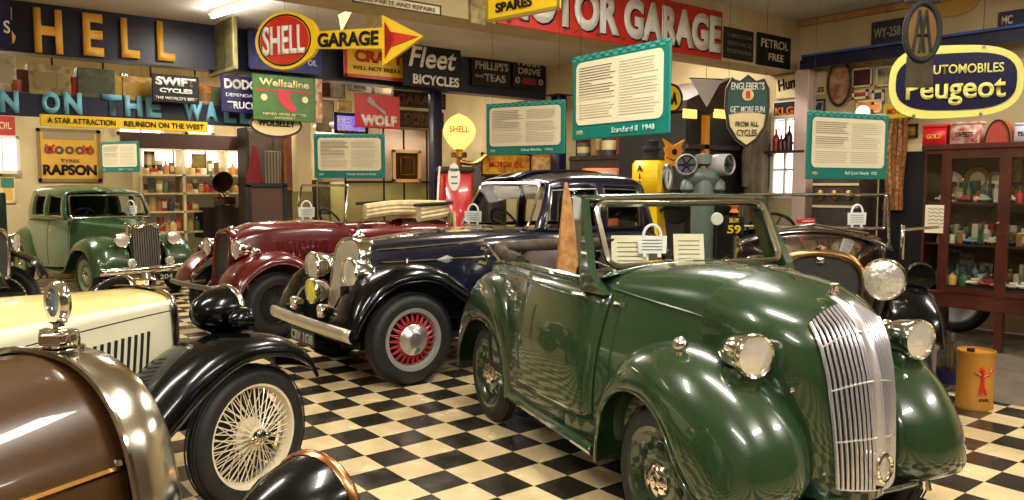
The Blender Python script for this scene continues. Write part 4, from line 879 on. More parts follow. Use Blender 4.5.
# arrow sign
M,W,Hh=onD(258,424,3,67,5.6,5.1); t=thing('arrow_sign','yellow and red arrow sign reading SHELL and GARAGE, hanging near the ceiling','sign',mw=M)
px=lambda x:(x-341)/166*W
pz=lambda z,x:-(z-35-(x-341)*.045)/64*Hh
out=[(320,29),(386,34),(386,22),(424,47),(386,71),(386,54),(320,46)]
b=MB().poly([(px(x),pz(z,x)) for x,z in out],.03); b.obj('arrow_board',PYEL if False else YEL,t,smooth=False)
b=MB().poly([(px(x),pz(z,x)) for x,z in [(389,29),(394,39),(420,47),(394,54),(389,64),(398,47)]],.006).obj('arrow_tip',REDE,t,smooth=False); b.location=(0,-.02,0)
cx,cz=px(288),pz(34,288)
sc=[(cx+.19*W*math.cos(a)*(1.0 if math.cos(a)<.7 else 1.12),cz+.46*Hh*math.sin(a)) for a in [2*PI*k/36 for k in range(36)]]
MB().poly(sc,.032).obj('emblem_board',YEL,t,smooth=False)
b=MB().poly([(cx+.155*W*math.cos(a),cz+.38*Hh*math.sin(a)) for a in [2*PI*k/36 for k in range(36)]],.006).obj('emblem_disc',REDE,t,smooth=False); b.location=(0,-.018,0)
b=MB().tube([(cx+.165*W*math.cos(a),0,cz+.40*Hh*math.sin(a)) for a in [2*PI*k/36 for k in range(36)]],.006,6,closed=True).obj('emblem_ring',BLK,t); b.location=(0,-.018,0)
text('SHELL',.265*W,.46*Hh,WHT,t,cx,cz,-.028,.02,.01)
text('GARAGE',.36*W,.22*Hh,BLK,t,px(353),pz(41,353),-.022,.03,.006,rot=-.03)
wires(t,W,Hh,(-.33,.3),ZC)
# MOTOR GARAGE on near beam
M,W,Hh=onY(497,723,-22,31,YB-.02)
A=atY(497,8,YB-.02); Bp=atY(722,60,YB-.02); T_=atY(722,12,YB-.02)
M,W,Hh=frame_of((A.x,A.y,0),(Bp.x,Bp.y,0),T_.z,Bp.z)
t,W,Hh=sign('enamel_sign','long red enamel sign reading MOTOR GARAGE in white capitals on the beam',(M,W,Hh),REDE)
text('MOTOR GARAGE',W*.97,Hh*.76,BLK,t,.022,-.014,-.006,.055,.004,name='letter_shadow'); text('MOTOR GARAGE',W*.97,Hh*.76,WHT,t,0,0,-.014,.055,.006)
q=MB()
for i in range(26):
    x=random.uniform(-.48,.3)*W; z=random.choice((-1,1))*random.uniform(.34,.46)*Hh; r=random.uniform(.012,.035)
    q.add([V((x+r*random.uniform(.6,1.2)*math.cos(a),-.019,z+r*.7*random.uniform(.6,1.2)*math.sin(a))) for a in [k*PI/4 for k in range(8)]],[tuple(range(8))])
q.obj('chipped_rust',mat('rust',(96,62,36),.9),t,smooth=False)
def beamsign(n,l,xl,xr,yt,yb,m,tl,**k):
    return quick(n,l,onY(xl,xr,yt,yb,YB-.02),m,tl,**k)
beamsign('slate_sign','dark slate sign with faint lines, right of the red MOTOR GARAGE sign',724,754,29,60,SLATE,[('LUBRICATION',.8,.12,PRINT,0,.25,.0),('SERVICE',.8,.12,PRINT,0,0,.0),('REPAIRS',.8,.12,PRINT,0,-.25,.0)])
beamsign('slate_sign','dark sign reading PETROL at the right end of the near beam',757,791,35,67,BLK,[('PETROL',.8,.26,BUFF,0,.2,.01),('FREE',.45,.22,BUFF,.05,-.2,.01)])
beamsign('paper_sign','long cream lettered board along the top of the near beam',352,441,-2,9,BUFF,[('CAR PARTS AND REPAIRS',.85,.4,PRINT,0,-.05,.0)],border=PRINTB,bw=.012)
beamsign('paper_sign','cream and olive striped board left of the yellow sign at the top edge',470,486,-8,24,mat('worn_olive',(120,100,60),.7,noise=(190,170,110),nscale=14),[])
# yellow sign top centre
t,W,Hh=quick('enamel_sign','yellow enamel sign with dark letters cut off by the top edge',onD(486,560,-16,16,5.0,4.6),YEL,[('SPARES',.5,.3,BLK,-.1,-.1,.03)],border=mat('olive_edge',(150,130,40),.5),bw=.02,zw=ZC)
# ---- info boards
def info(label,xl,xr,ylt,ylb,yrt,yrb,title,Hr=.5,group='teal information boards'):
    Dl=FPX*Hr/(ylb-ylt); Dr=FPX*Hr/(yrb-yrt); Lp=atD(xl,(ylt+ylb)/2,Dl); Rp=atD(xr,(yrt+yrb)/2,Dr)
    zc_=(Lp.z+Rp.z)/2; M,W,Hh=frame_of(Lp,Rp,zc_+Hr/2,zc_-Hr/2)
    t=thing('information_board',label,'sign',mw=M,group=group)
    MB().box((0,.008,0),(W,.016,Hh),0,0,.006).obj('board',TEAL,t,smooth=False)
    r=.04; w=W/2-.045; h0=-Hh/2+.085; h1=Hh/2-.045; pts=[]
    for cx,cz,a0 in ((w-r,h1-r,0),(-w+r,h1-r,PI/2),(-w+r,h0+r,PI),(w-r,h0+r,1.5*PI)):
        for k in range(5): a=a0+k*PI/8; pts.append((cx+r*math.cos(a),cz+r*math.sin(a)))
    o=MB().poly(pts,.004).obj('paper_panel',PAPER,t,smooth=False); o.location=(0,-.004,0)
    q=MB(); q2=MB()
    for col,(xa,xb) in enumerate(((-w+.03,-.01),(.02,w-.03))):
        z=h1-.035; n=0
        while z>h0+.03:
            L=(xb-xa)*(random.uniform(.82,1) if n%7!=6 else .35)
            tgt=q if (col==0 and n<11) else q2
            if n%7!=6 or random.random()<.5: tgt.box(((xa+xa+L)/2,-.0075,z),(L,.002,.0042 if tgt is q else .003))
            z-=.0155; n+=1
    q.obj('bold_text_lines',mat('mid_print',(118,108,86),.8),t,smooth=False); q2.obj('printed_lines',mat('pale_print',(182,173,146),.8),t,smooth=False)
    q=MB()
    n=int(W/.035)
    for i in range(n):
        for j in range(2):
            if (i+j)%2: q.box((-W/2+(i+.5)*W/n,-.002,Hh/2-.01-.016*j),(W/n*.95,.003,.014))
    q.obj('checker_strip',mat('pale_teal',(70,160,150),.5),t,smooth=False)
    text(title,.34 if W>.6 else .25,.032,mat('teal_pale_letter',(190,225,215),.5),t,W*.16,-Hh/2+.042,-.006,.01,.002)
    text('MM',.05,.025,BUFF,t,-W/2+.08,-Hh/2+.042,-.006,.0,.002)
    wires(t,W,Hh,(-.42,.42),ZC if M.translation.y<YB-.3 or M.translation.y>YB+.7 else ZC)
    return t
info('largest teal information board with cream text panel, hanging over the green drophead',572,670,58,140,38,133,'Standard 8  1948')
info('teal information board hanging over the navy saloon',486,565,103,154,101,155,'Riley Merlin  1936')
info('teal information board hanging above the folded hood of the maroon tourer',314,385,134,178,134,178,'Triumph Southern Cross')
info('teal information board hanging above the bronze-black tourer, left of the mahogany cabinet',807,888,111,179,115,179,'Bull Sprint Nearly  1932')
info('small teal and cream information board above the two-tone green saloon',101,139,142,172,141,172,'MG Y Type',.5,'teal information boards')
# ---- hanging badges and shields
sh=[(-.92,.62),(-.7,.9),(-.35,.82),(0,1),(.35,.82),(.7,.9),(.92,.62),(.95,.1),(.8,-.45),(.45,-.8),(0,-1),(-.45,-.8),(-.8,-.45),(-.95,.1)]
t,W,Hh=quick('shield_sign','shield-shaped cream and teal sign reading ENGLEBERTS, hanging before the black shed',onD(724,770,75,147,5.4),BUFF,[('ENGLEBERTS',.72,.10,WHT,0,.34,.01),('GET MORE FUN',.74,.09,WHT,0,.02,.01),('FROM ALL',.5,.07,PRINTB,0,-.18,.01),('CYCLES',.44,.09,PRINTB,0,-.30,.01)],border=DWOOD,bw=.02,shape=sh,zw=ZC,th=.03)
q=MB().poly([(x*W/2*.96,z*Hh/2) for x,z in [(-.92,.6),(-.7,.88),(-.35,.8),(0,.98),(.35,.8),(.7,.88),(.92,.6),(.96,-.12),(.3,-.02),(-.3,-.02),(-.96,-.12)]],.004); q.obj('teal_field',DGRNE,t,smooth=False).location=(0,-.003,0)
q=MB().lathe([(0,0),(.04,0),(.04,.004),(0,.004)],(0,-.014,Hh*.22),'Y',20); q.obj('round_emblem',BUFF,t); q=MB().box((0,-.018,Hh*.22),(.03,.003,.05),0,0,.001); q.obj('red_emblem',REDE,t,smooth=False)
# AA badge
M,W,Hh=onD(903,939,3,62,3.35); t=thing('hanging_badge','dark oval badge with interlaced AA letters, hanging in front of the navy oval sign','sign',mw=M)
ov=[(W*.5*math.cos(a),Hh*.5*math.sin(a)) for a in [2*PI*k/36 for k in range(36)]]
MB().poly(ov,.02).obj('badge_back',mat('old_bronze',(120,92,44),.45,.6),t,smooth=False)
MB().tube([(x*.95,-.012,z*.95) for x,z in ov],.012,8,closed=True).obj('badge_ring',DARK,t)
for s in (-1,1):
    q=MB(); o_=s*.045*W*2
    for a,b in (((-.16*W+o_,-.34*Hh),(o_,.36*Hh)),((.16*W+o_,-.34*Hh),(o_,.36*Hh)),((-.1*W+o_,-.05*Hh),(.1*W+o_,-.05*Hh))): q.tube([(a[0],-.014,a[1]),(b[0],-.014,b[1])],.006,4)
    q.obj('badge_letter',DARK,t,smooth=False)
q=MB().poly([(-.34*W,-.40*Hh),(.34*W,-.40*Hh),(.36*W,-.92*Hh),(-.36*W,-.92*Hh)],.02); q.obj('badge_tail',mat('tail_bronze',(70,58,36),.6,.3,noise=(44,38,26),nscale=20),t,smooth=False)
q=MB().poly([(-.5*W,.5*Hh),(.5*W,.5*Hh),(.3*W,.62*Hh),(-.3*W,.62*Hh)],.02); q.obj('badge_top',DARK,t,smooth=False); wires(t,W,Hh,(0,),ZC,DARK)
# Peugeot
rr=[(math.copysign(abs(math.cos(a))**.62,math.cos(a)),math.copysign(abs(math.sin(a))**.72,math.sin(a))) for a in [2*PI*k/40 for k in range(40)]]
M,W,Hh=onD(889,1023,46,118,4.05,3.85); t=thing('shaped_sign','yellow-edged navy rounded sign reading AUTOMOBILES Peugeot','sign',mw=M)
MB().poly([(x*W/2,z*Hh/2*(1-.06*x)) for x,z in rr],.03).obj('board',PYEL,t,smooth=False)
q=MB().poly([(x*W/2*.90,z*Hh/2*.78) for x,z in rr],.006).obj('navy_field',NAVY if False else mat('deep_navy',(20,18,52),.25),t,smooth=False); q.location=(0,-.017,0)
text('AUTOMOBILES',W*.58,Hh*.13,PYEL,t,W*.06,Hh*.17,-.024,.015,.004); text('Peugeot',W*.74,Hh*.40,PYEL,t,W*.0,-Hh*.13,-.026,.018,.006)
q=MB()
for x in (-.3,.2): q.lathe([(0,-.02),(.008,-.02),(.008,0)],(x*W,0,-Hh*.455),'Y',10); q.lathe([(0,-.02),(.008,-.02),(.008,0)],(x*W,0,Hh*.455),'Y',10)
q.obj('sign_bolts',STEEL,t); wires(t,W,Hh,(-.3,.2),ZC)
# ---- right wall signs
def rw(n,l,xl,xr,yt,yb,m,tl,off=.03,**k): return quick(n,l,onX(xl,xr,yt,yb,XW-off),m,tl,**k)
rw('cycle_sign','cream sign with black flourish reading CYCLES on the right wall',776,826,73,97,BUFF,[('Humber',.7,.5,BLK,-.1,.16,.03,dict(rot=.12)),('CYCLES',.42,.2,BLK,.26,-.28,.02)])
rw('enamel_sign','small black sign with orange letters reading KLG on the right wall',773,796,101,121,BLK,[('KLG',.8,.4,ORNG,0,0,.04)],border=WHT,bw=.015)
rw('enamel_sign','small grey framed sign beside the black orange-lettered one',799,825,100,114,LGREY,[('Dunhill',.75,.5,BLK,0,0,.03)],border=BLK,bw=.02)
rw('oval_picture','worn oval picture with dark frame hanging under the navy valance',828,851,60,106,mat('worn_pink',(190,150,110),.6,noise=(120,60,40),nscale=9),[],border=DWOOD,bw=.04,shape=ell(),off=.12)
rw('framed_poster','dark red framed poster to the right of the oval picture',852,872,68,87,mat('dark_red_poster',(96,24,26),.5,noise=(50,30,34),nscale=9),[],border=BUFF,bw=.02)
rw('framed_poster','navy and cream diagonal poster right of the dark red poster',876,896,66,86,mat('navy_cream',(40,44,80),.5,noise=(210,190,140),nscale=6),[],border=BUFF,bw=.02)
rw('enamel_sign','small yellow sign just left of the mahogany cabinet top',884,922,103,118,YEL,[('MOTOR OIL',.8,.35,REDE,0,0,.03)],off=.5,zw=None)
rw('plate_sign','dark enamel plate with pale characters above the navy valance',871,904,20,44,mat('blue_grey_plate',(54,56,74),.5,noise=(36,36,44),nscale=12),[('WY-258',.8,.42,mat('worn_cream2',(170,160,130),.6),0,0,.02)])
rw('plate_sign','navy plate reading MC at the top right corner',998,1030,10,28,mat('navy_plate',(40,44,74),.5),[('MC',.34,.5,BUFF,-.2,0,.03)])
rw('oil_sign','yellow oval lamp-lit sign near the ceiling at upper right',932,978,-6,16,mat('amber_sign',(200,160,80),.5),[],shape=ell())
# ================================================================== FURNITURE AND CLUTTER
# navy valance on the right wall
A=atX(795,60,XW-.3); B_=atX(1024,32,XW-.3)
t=thing('valance_shelf','long dark navy valance shelf running along the right wall','shelf',(XW-.16,(A.y-.1+1.6)/2,A.z+.02)); L_=A.y-.1-1.6
MB().box((0,0,-.0),(.30,L_,.03)).obj('shelf_board',NAVY,t,smooth=False); MB().box((-.14,0,-.07),(.02,L_,.16)).obj('valance_front',NAVY,t,smooth=False)
MB().box((-.155,0,.012),(.012,L_,.03)).obj('blue_edge',mat('blue_edge_paint',(52,80,140),.5),t,smooth=False)
def bottle(name,label,loc,r,h,m,group,cat='tin',kind='bottle',capm=None):
    t=thing(name,label,cat,loc,0,group=group)
    if kind=='bottle':
        MB().lathe([(0,0),(r,0),(r,h*.55),(r*.8,h*.68),(r*.32,h*.78),(r*.32,h*.92),(0,h*.92)],(0,0,0),'Z',14).obj('body',m,t); MB().lathe([(r*.36,h*.9),(r*.36,h),(0,h)],(0,0,0),'Z',10).obj('cap',capm or REDE,t)
    elif kind=='tin':
        MB().lathe([(0,0),(r,0),(r,h),(r*.96,h),(r*.96,h-.01),(0,h-.01)],(0,0,0),'Z',18).obj('body',m,t); MB().lathe([(r*1.015,h*.25),(r*1.015,h*.7)],(0,0,0),'Z',18).obj('paper_label',capm or BUFF,t)
    else:
        MB().box((0,0,h/2),(r*2,r*1.2,h),0,0,.008).obj('body',m,t,smooth=False); MB().box((0,-r*.6-.002,h*.5),(r*1.4,.003,h*.5)).obj('front_label',capm or BUFF,t,smooth=False)
        if kind=='can': MB().lathe([(r*.3,h),(r*.3,h+.03),(0,h+.03)],(r*.4,0,0),'Z',10).obj('cap',CHROME,t)
    return t
# tins on the long shelf under the navy beam
zt=atY(0,95,YH).z; zs=atY(86,99.5,YH-.05).z+.025
tins=[(3,'box',.13,.62,(200,188,150),'tall cream tin at the left end of the long shelf'),(15,'tin',.09,.22,(170,70,40),'small red and cream round tin, first on the long shelf'),(27,'box',.10,.40,(120,50,40),'brown and red oil can on the long shelf'),(48,'box',.22,.50,(170,150,96),'wide khaki tin on the long shelf under the letter H'),(65,'tin',.09,.22,(150,120,70),'small khaki round tin beside the red-based tin'),(75,'tin',.09,.34,(200,60,40),'round tin with red base on the long shelf'),(94,'box',.21,.50,(84,86,60),'dark olive framed box on the long shelf under the letter E'),(117,'can',.18,.42,(200,160,40),'yellow framed square can on the long shelf'),(137,'box',.21,.42,(206,160,70),'orange-buff box left of the black cycle sign'),(203,'tin',.11,.34,(214,120,40),'orange round tin right of the black cycle sign'),(213,'box',.12,.36,(90,104,60),'green box left of the navy truck sign')]
for x,kd,r,h,c,lab in tins:
    q=atY(x,95,YH+.08); bottle('oil_tin' if kd!='box' else 'box_tin',lab,(q.x,YH+.02,zs-.005),r,h*.72,mat('tin_%d_%d_%d'%c,c,.5,noise=tuple(int(v*.6) for v in c),nscale=10),'tins on the long shelf',kind=kd,capm=mat('tl_%d'%c[1],tuple(int(v*.8) for v in c),.6))
# wall sign of the brand with big capitals
t,W,Hh=quick('wall_sign','large yellow framed wall sign reading RAPSON with tyres drawn above',onY(37,101,129,182,YW-.03),mat('ochre_sign',(222,172,60),.5,noise=(200,150,50),nscale=4),[('RAPSON',.84,.2,BLK,0,-.27,.05),('TYRES',.3,.06,PRINTB,0,-.1,.01)],border=mat('khaki_frame',(130,110,60),.6),bw=.06)
q=MB()
for i in range(5):
    x=(-.32+.16*i)*W; q.lathe([(.03,0),(.07,0),(.07,.004),(.03,.004)],(x,-.012,.1*Hh),'Y',16)
q.obj('tyre_drawings',mat('sketch_brown',(96,70,50),.7),t); q=MB()
for x0 in (-.3,.28):
    q.box((x0*W,-.016,.12*Hh),(.20,.003,.035),0,.8); q.box((x0*W,-.016,.12*Hh),(.20,.003,.035),0,-.8)
q.obj('red_cross',REDE,t,smooth=False)
q=MB().box((0,-.01,.37*Hh),(W*.8,.004,Hh*.13)); q.obj('pale_heading',mat('khaki_pale',(150,136,100),.6),t,smooth=False)
_lp,W,Hh=quick('framed_poster','green and orange landscape poster at the left edge below the bright window',onY(0,15,174,203,YW-.03),mat('poster_sand',(214,176,84),.6),[],border=BUFF,bw=.04)
t=bpy.context.scene.objects[-1] if False else _lp; MB().box((0,-.004,Hh*.2),(W*.9,.006,Hh*.35)).obj('green_band',mat('poster_green',(60,120,90),.6),t,smooth=False)
rd,W,Hh=quick('enamel_sign','red sign above the bright window at the left edge',onY(-10,15,116,135,YW-.03),mat('red_card',(180,30,40),.5),[('OIL',.5,.4,BUFF,.1,0,.02)])
def window(n,fr,nx,nz,lit=WINLIT,m=WHITEP):
    M,W,Hh=fr; o=MB().box((0,.01,0),(W,.02,Hh)).obj('window_%d'%n,lit,None,smooth=False); o.matrix_world=M; o['kind']='structure'
    q=MB(); f=.05
    for s in (-1,1): q.box((s*W/2,-.02,0),(f,.06,Hh+f)); q.box((0,-.02,s*Hh/2),(W+f,.06,f))
    for i in range(1,nx): q.box((-W/2+W*i/nx,-.02,0),(.03,.04,Hh))
    for i in range(1,nz): q.box((0,-.02,-Hh/2+Hh*i/nz),(W,.04,.03))
    e=q.obj('window_frame',m,o,smooth=False); return o
window(1,onY(-14,18,137,172,YW-.05),2,1)
window(2,onY(118,162,122,134,YW-.05),2,1); window(3,onY(186,212,120,134,YW-.05),1,1)
window(4,onX(774,799,117,196,XW-.03),2,3)

# red and black lockers etc near the window on the right
for i,(x,h,c) in enumerate(((776,.3,(150,24,24)),(781,.22,(120,20,30)),(785,.24,(40,24,22)),(789,.34,(70,30,26)))):
    q=atX(x,150,XW-.12); bottle('bottle',('tall red bottle, first on the window bar at the right','short crimson bottle, second on the window bar','dark brown bottle, third on the window bar','taller brown bottle, last on the window bar')[i],(XW-.12,q.y,atX(x,151.5,XW-.12).z),.045,h,mat('bot_%d'%i,c,.25),'bottles on the window bar',cat='bottle')
q0=atX(787,152,XW-.12); tag(MB().box((XW-.12,q0.y,q0.z-.0),(.22,.62,.03)).obj('window_bar',DWOOD,None,smooth=False),'narrow brown bar shelf across the bright window at the right','shelf')
# caravan / kiosk at the back
M,W,Hh=onY(378,434,133,206,YH+1.6); q=atY(378,206,YH+1.6); 
t=thing('caravan','cream panelled caravan with brass-framed window and olive lower panels','caravan',((atY(345,180,YH+1.6).x+atY(437,180,YH+1.6).x)/2,YH+2.2,0))
cw=atY(437,180,YH+1.6).x-atY(345,180,YH+1.6).x; ztop=atY(400,128,YH+1.6).z; zmid=atY(400,182,YH+1.6).z
MB().box((0,0,(ztop+zmid)/2),(cw,1.2,ztop-zmid),0,0,.03).obj('upper_body',PINKC,t); MB().box((0,0,(zmid+.3)/2+.0),(cw,1.2,zmid-.3),0,0,.02).obj('lower_body',OLIVE,t); MB().box((0,-.03,ztop+.03),(cw+.1,1.3,.10),0,0,.03).obj('roof',LGREY,t)
q=MB()
for f in (-.5,-.1,.12,.38,.5): q.box((f*cw,-.61,(ztop+.3)/2),(.025,.02,ztop-.3))
q.box((0,-.61,zmid),(cw,.02,.03)); q.obj('panel_strips',DARK,t,smooth=False)
wx=(atY(406,165,YH+1.6).x+.0)-t.location.x; wz=atY(406,165,YH+1.6).z; fr=MB()
for s in (-1,1): fr.box((s*.27,-.62,wz-.02),(.06,.05,.58)); fr.box((0,-.62,wz-.02+s*.27),(.6,.05,.06))
fr.shift((wx,0,0)); fo=fr.obj('window_frame',mat('pale_wood',(222,180,120),.5),t,smooth=False); MB().box((wx,-.60,wz-.02),(.5,.02,.5)).obj('window_glass',mat('amber_dusk_glass',(70,44,20),.1),fo,smooth=False)
fr=MB()
for s in (-1,1): fr.box((wx+s*.14,-.635,wz-.02),(.02,.02,.34)); fr.box((wx,-.635,wz-.02+s*.16),(.28,.02,.02))
fr.obj('inner_bars',BRASS,fo,smooth=False)
for s in (-1,1): MB().lathe([(.0,-.07),(.28,-.07),(.3,-.03),(.3,.03),(.28,.07),(0,.07)],(s*.5,-.3,.3),'Y',20).obj('caravan_wheel',RUBBER,t)
# petrol pump red
q=atY(455,190,YH-.55); t=thing('petrol_pump','tall red petrol pump with white dial right of the dark blue post','petrol pump',(q.x,YH-.55,0),-.3)
MB().box((0,0,.9),(.50,.40,1.8),0,0,.04).obj('pump_body',RDP,t); MB().box((0,0,.06),(.6,.5,.12),0,0,.02).obj('plinth',DARK,t); MB().box((0,0,1.85),(.54,.44,.10),0,0,.03).obj('pump_cap',DWOOD,t)
z0=atY(450,177,YH-.6).z; q=MB().poly([(.10*math.cos(a),.22*math.sin(a)) for a in [2*PI*k/20 for k in range(20)]],.02); q.obj('dial_plate',WHT,t,smooth=False).location=(-.08,-.21,z0)
q=MB()
for k in range(3): q.box((-.08,-.225,z0-.1+.1*k),(.1,.004,.025))
q.obj('dial_marks',GRYG,t,smooth=False)
MB().tube(cr([(-.28,-.1,1.9),(-.34,-.2,1.5),(-.36,-.25,.9),(-.28,-.28,.6),(-.18,-.26,.8),(-.2,-.22,1.3)],6),.018,8).obj('hose',WHT,t)
q=atY(470,190,YH-.1); t=thing('oil_cabinet','dark brown oil cabinet with small brass ring beside the red petrol pump','cabinet',(q.x+.3,YH-.25,0)); MB().box((0,0,1.0),(.46,.4,2.0),0,0,.02).obj('cabinet_body',DWOOD,t); MB().tube([(.05+.06*math.cos(a),-.21,1.72+.06*math.sin(a)) for a in [k*PI/8 for k in range(16)]],.012,6,closed=True).obj('brass_ring',BRASS,t); MB().box((0,-.205,.8),(.4,.02,1.3),0,0,.01).obj('cabinet_door',mat('deep_brown',(50,30,22),.5),t)
# lit shell globe
q=atY(459,133,YH-.55); t=thing('globe_lamp','glowing cream scallop globe lamp with faint letters above the red pump','lamp',(q.x,q.y,q.z),FACE+.1); t.scale=(1.3,1.3,1.3); MB().tube([(-.0,0,-.3),(0,0,(1.9-q.z)/1.3)],.035,8).obj('globe_stem',BRASS,t)
rows=[]
for i in range(13):
    v=i/12; rows.append([V((math.cos(a)*.20*math.sin(PI*v)**.7*(1.15-.35*v)*(1+.05*math.cos(9*a)),math.sin(a)*.09*math.sin(PI*v)**.7,.24-.48*v)) for a in [2*PI*k/54 for k in range(54)]])
MB().grid(rows,cv=True).obj('globe',GLOBE,t); text('SHELL',.24,.08,ORNG,t,0,.04,-.12,.02,.01); MB().lathe([(.10,-.30),(.10,-.24),(.05,-.22),(.05,-.2)],(0,0,0),'Z',16).obj('globe_collar',BRASS,t)
MB().tube(cr([(0,0,-.3),(.04,0,-.36),(.25,.02,-.34),(.55,.02,-.05)],5),.03,8).obj('swan_arm',BRASS,t)
# yellow poster boxes under info board
quick('lit_poster','yellow and gold poster panel behind the navy saloon roof',onY(481,531,153,176,YH-.6),mat('gold_poster',(224,170,40),.5,noise=(150,90,30),nscale=7),[('MOTOR OIL',.7,.25,REDE,0,.0,.03)],border=DARK,bw=.03,zw=3.17)
quick('lit_poster','small cream and gold poster panel right of the yellow one',onY(530,554,154,174,YH-.6),mat('cream_gold_poster',(236,214,150),.5,noise=(190,130,60),nscale=12),[],border=ORNG,bw=.05,zw=3.17)
# things behind the roof
q=atD(603,160,11.7); t=thing('display_case','orange-topped display cabinet behind the navy saloon roof','cabinet',(q.x,q.y,0),FACE)
MB().box((0,0,.93),(.62,.4,1.86),0,0,.03).obj('case_body',mat('burnt_orange',(200,104,50),.5),t); MB().box((-.0,-.2,1.74),(.36,.01,.14)).obj('case_window',mat('case_panel',(200,190,180),.4),t,smooth=False); text('SUPER',.28,.07,mat('maroon_letter',(110,20,40),.5),t,0,1.74,-.21,.03)
q=atD(637,160,11.75); t=thing('brochure_rack','rack of orange and cream brochures behind the yellow air pump','rack',(q.x,q.y,0),FACE); MB().box((0,0,.85),(.46,.2,1.7)).obj('rack_body',DWOOD,t,smooth=False)
q=MB()
for i in range(5): q.box((-.17+.085*i,-.12,1.78),(.07,.02,.28),0,.1*(i%2))
q.obj('brochures',mat('brochure',(236,190,110),.5,noise=(220,120,40),nscale=20),t,smooth=False)
# shed
XS0=7.9; YS=6.42
t=thing('timber_shed','black corrugated kiosk with gabled top, yellow corner post and two amber windows','shed',((XS0+9.46)/2,YS+.6,0))
w_=(9.46-XS0)/2; zt_=2.55
MB().box((0,0,zt_/2),(2*w_,1.16,zt_)).obj('shed_walls',CORR,t,smooth=False)
b=MB(); b.poly([(-w_-.06,zt_),(w_,zt_),(w_,zt_+.12),(.1,zt_+.48),(-w_-.06,zt_+.12)],1.26); b.obj('gable_roof',DWOOD,t,smooth=False)
q=atY(706,160,YS-.03); MB().box((q.x-t.location.x if q.x<9.44 else w_-.08,-.61,1.25),(.09,.07,2.5)).obj('corner_post',mat('amber_paint',(226,150,30),.5),t,smooth=False)
for px_ in (688,718):
    q=atY(px_,114,YS); q.x=min(q.x,9.3); MB().box((q.x-t.location.x,-.63,q.z),(.24,.03,.11)).obj('amber_window',LITY,t,smooth=False)
q=MB(); q.box((0,-.62,2.1),(2*w_+.06,.05,.06)); q.obj('front_rail',DWOOD,t,smooth=False)
q=atY(706,92,YS-.3)
t=thing('pennant','white triangular pennant hanging point down before the black kiosk','flag',(q.x,YS-.3,q.z),0); MB().poly([(-.30,.13),(.30,.17),(.02,-.18)],.008).obj('pennant_cloth',mat('pennant_white',(206,196,190),.7),t,smooth=False); MB().tube([(-.32,0,.14),(.32,0,.18)],.008,6).obj('pennant_cord',DARK,t); MB().tube([(0,0,.16),(0,0,ZC-q.z-.001)],.003,4).obj('hanging_wire',DARK,t)
t,W,Hh=quick('round_badge','yellow and black round emblem sign right of the largest information board',onY(661,682,84,112,YS-.35),YEL,[('AA',.5,.45,BLK,0,0,.06)],border=BLK,bw=.03,shape=ell(),zw=ZC,wx=(0,))
# winged emblem orange
q=atY(666,148,YS-.12); t=thing('winged_emblem','orange winged emblem fixed to the black kiosk behind the air pump','emblem',(q.x+.22,YS-.05,q.z)); t.scale=(.75,1,.75)
b=MB()
for s in (-1,1):
    for k in range(3): b.poly([(0,.05-.13*k),(s*.27*(1-.12*k),.16-.15*k),(s*.18,.03-.13*k),(s*.24*(1-.15*k),.0-.13*k),(0,-.08-.1*k)],.02)
b.obj('wings',mat('amber_wing',(230,150,30),.4),t,smooth=False); MB().lathe([(0,-.03),(.05,-.03),(.05,.0)],(0,0,-.05),'Y',14).obj('wing_hub',BLK,t)
# coat
q=atX(757,150,XW-.6); q=atY(761,150,YS-.14); t=thing('hanging_coat','long grey-brown work coat hanging at the corner of the black kiosk','coat',(min(q.x,9.2),YS-.14,q.z))
rows=[]
for i in range(12):
    v=i/11; w0=.10+.13*min(1,v*3)+.05*v; rows.append([V((w0*math.cos(a)*(1+.05*math.sin(5*a+3*v)),.07*math.sin(a)*(1+.25*math.sin(7*a)),.33-1.5*v)) for a in [2*PI*k/40 for k in range(40)]])
COAT=mat('coat_cloth',(110,98,80),.9,noise=(86,76,60),nscale=6); MB().grid(rows,cv=True).obj('coat_body',COAT,t)
for s in (-1,1): MB().tube(cr([(s*.14,0,.22),(s*.25,0,-.1),(s*.27,-.02,-.5)],5),[.06]*6+[.05]*5,10).obj('sleeve',COAT,t)
MB().tube([(0,0,.30),(0,0,.40),(.03,.1,.42)],.01,6).obj('coat_hook',STEEL,t)
# air pump
q=atD(651,180,9.1); t=thing('air_pump','yellow air pump with round white dial and AIR lettering','air pump',(q.x,q.y,0),FACE-.52)
PY=mat('pump_yellow',(246,196,20),.35,0,.4)
b=MB(); b.box((0,0,.03),(.5,.5,.06),0,0,.01)
for (w0,z0,w1,z1) in ((.42,.06,.34,1.40),): b.grid([[V((x*w/2,y*w/2,z)) for x,y in ((-1,-1),(1,-1),(1,1),(-1,1))] for w,z in ((w0,z0),(.30,1.0),(.22,1.40))],cv=True)
b.obj('pedestal',PY,t,smooth=False); MB().box((0,0,1.69),(.36,.36,.40),0,0,.04).obj('pump_head',PY,t); MB().box((0,0,1.45),(.24,.24,.10),0,0,.02).obj('neck',PY,t)
MB().lathe([(.11,1.88),(.11,1.92),(.08,1.94),(.08,2.0),(.105,2.01),(.105,2.04),(.08,2.06),(.08,2.12),(0,2.13)],(0,0,0),'Z',20).obj('pump_top',DARK,t)
text('A',.07,.07,BLK,t,-.07,1.80,-.19,.03); text('I',.015,.06,BLK,t,-.07,1.71,-.19,.03); text('R',.07,.07,BLK,t,-.07,1.62,-.19,.03)
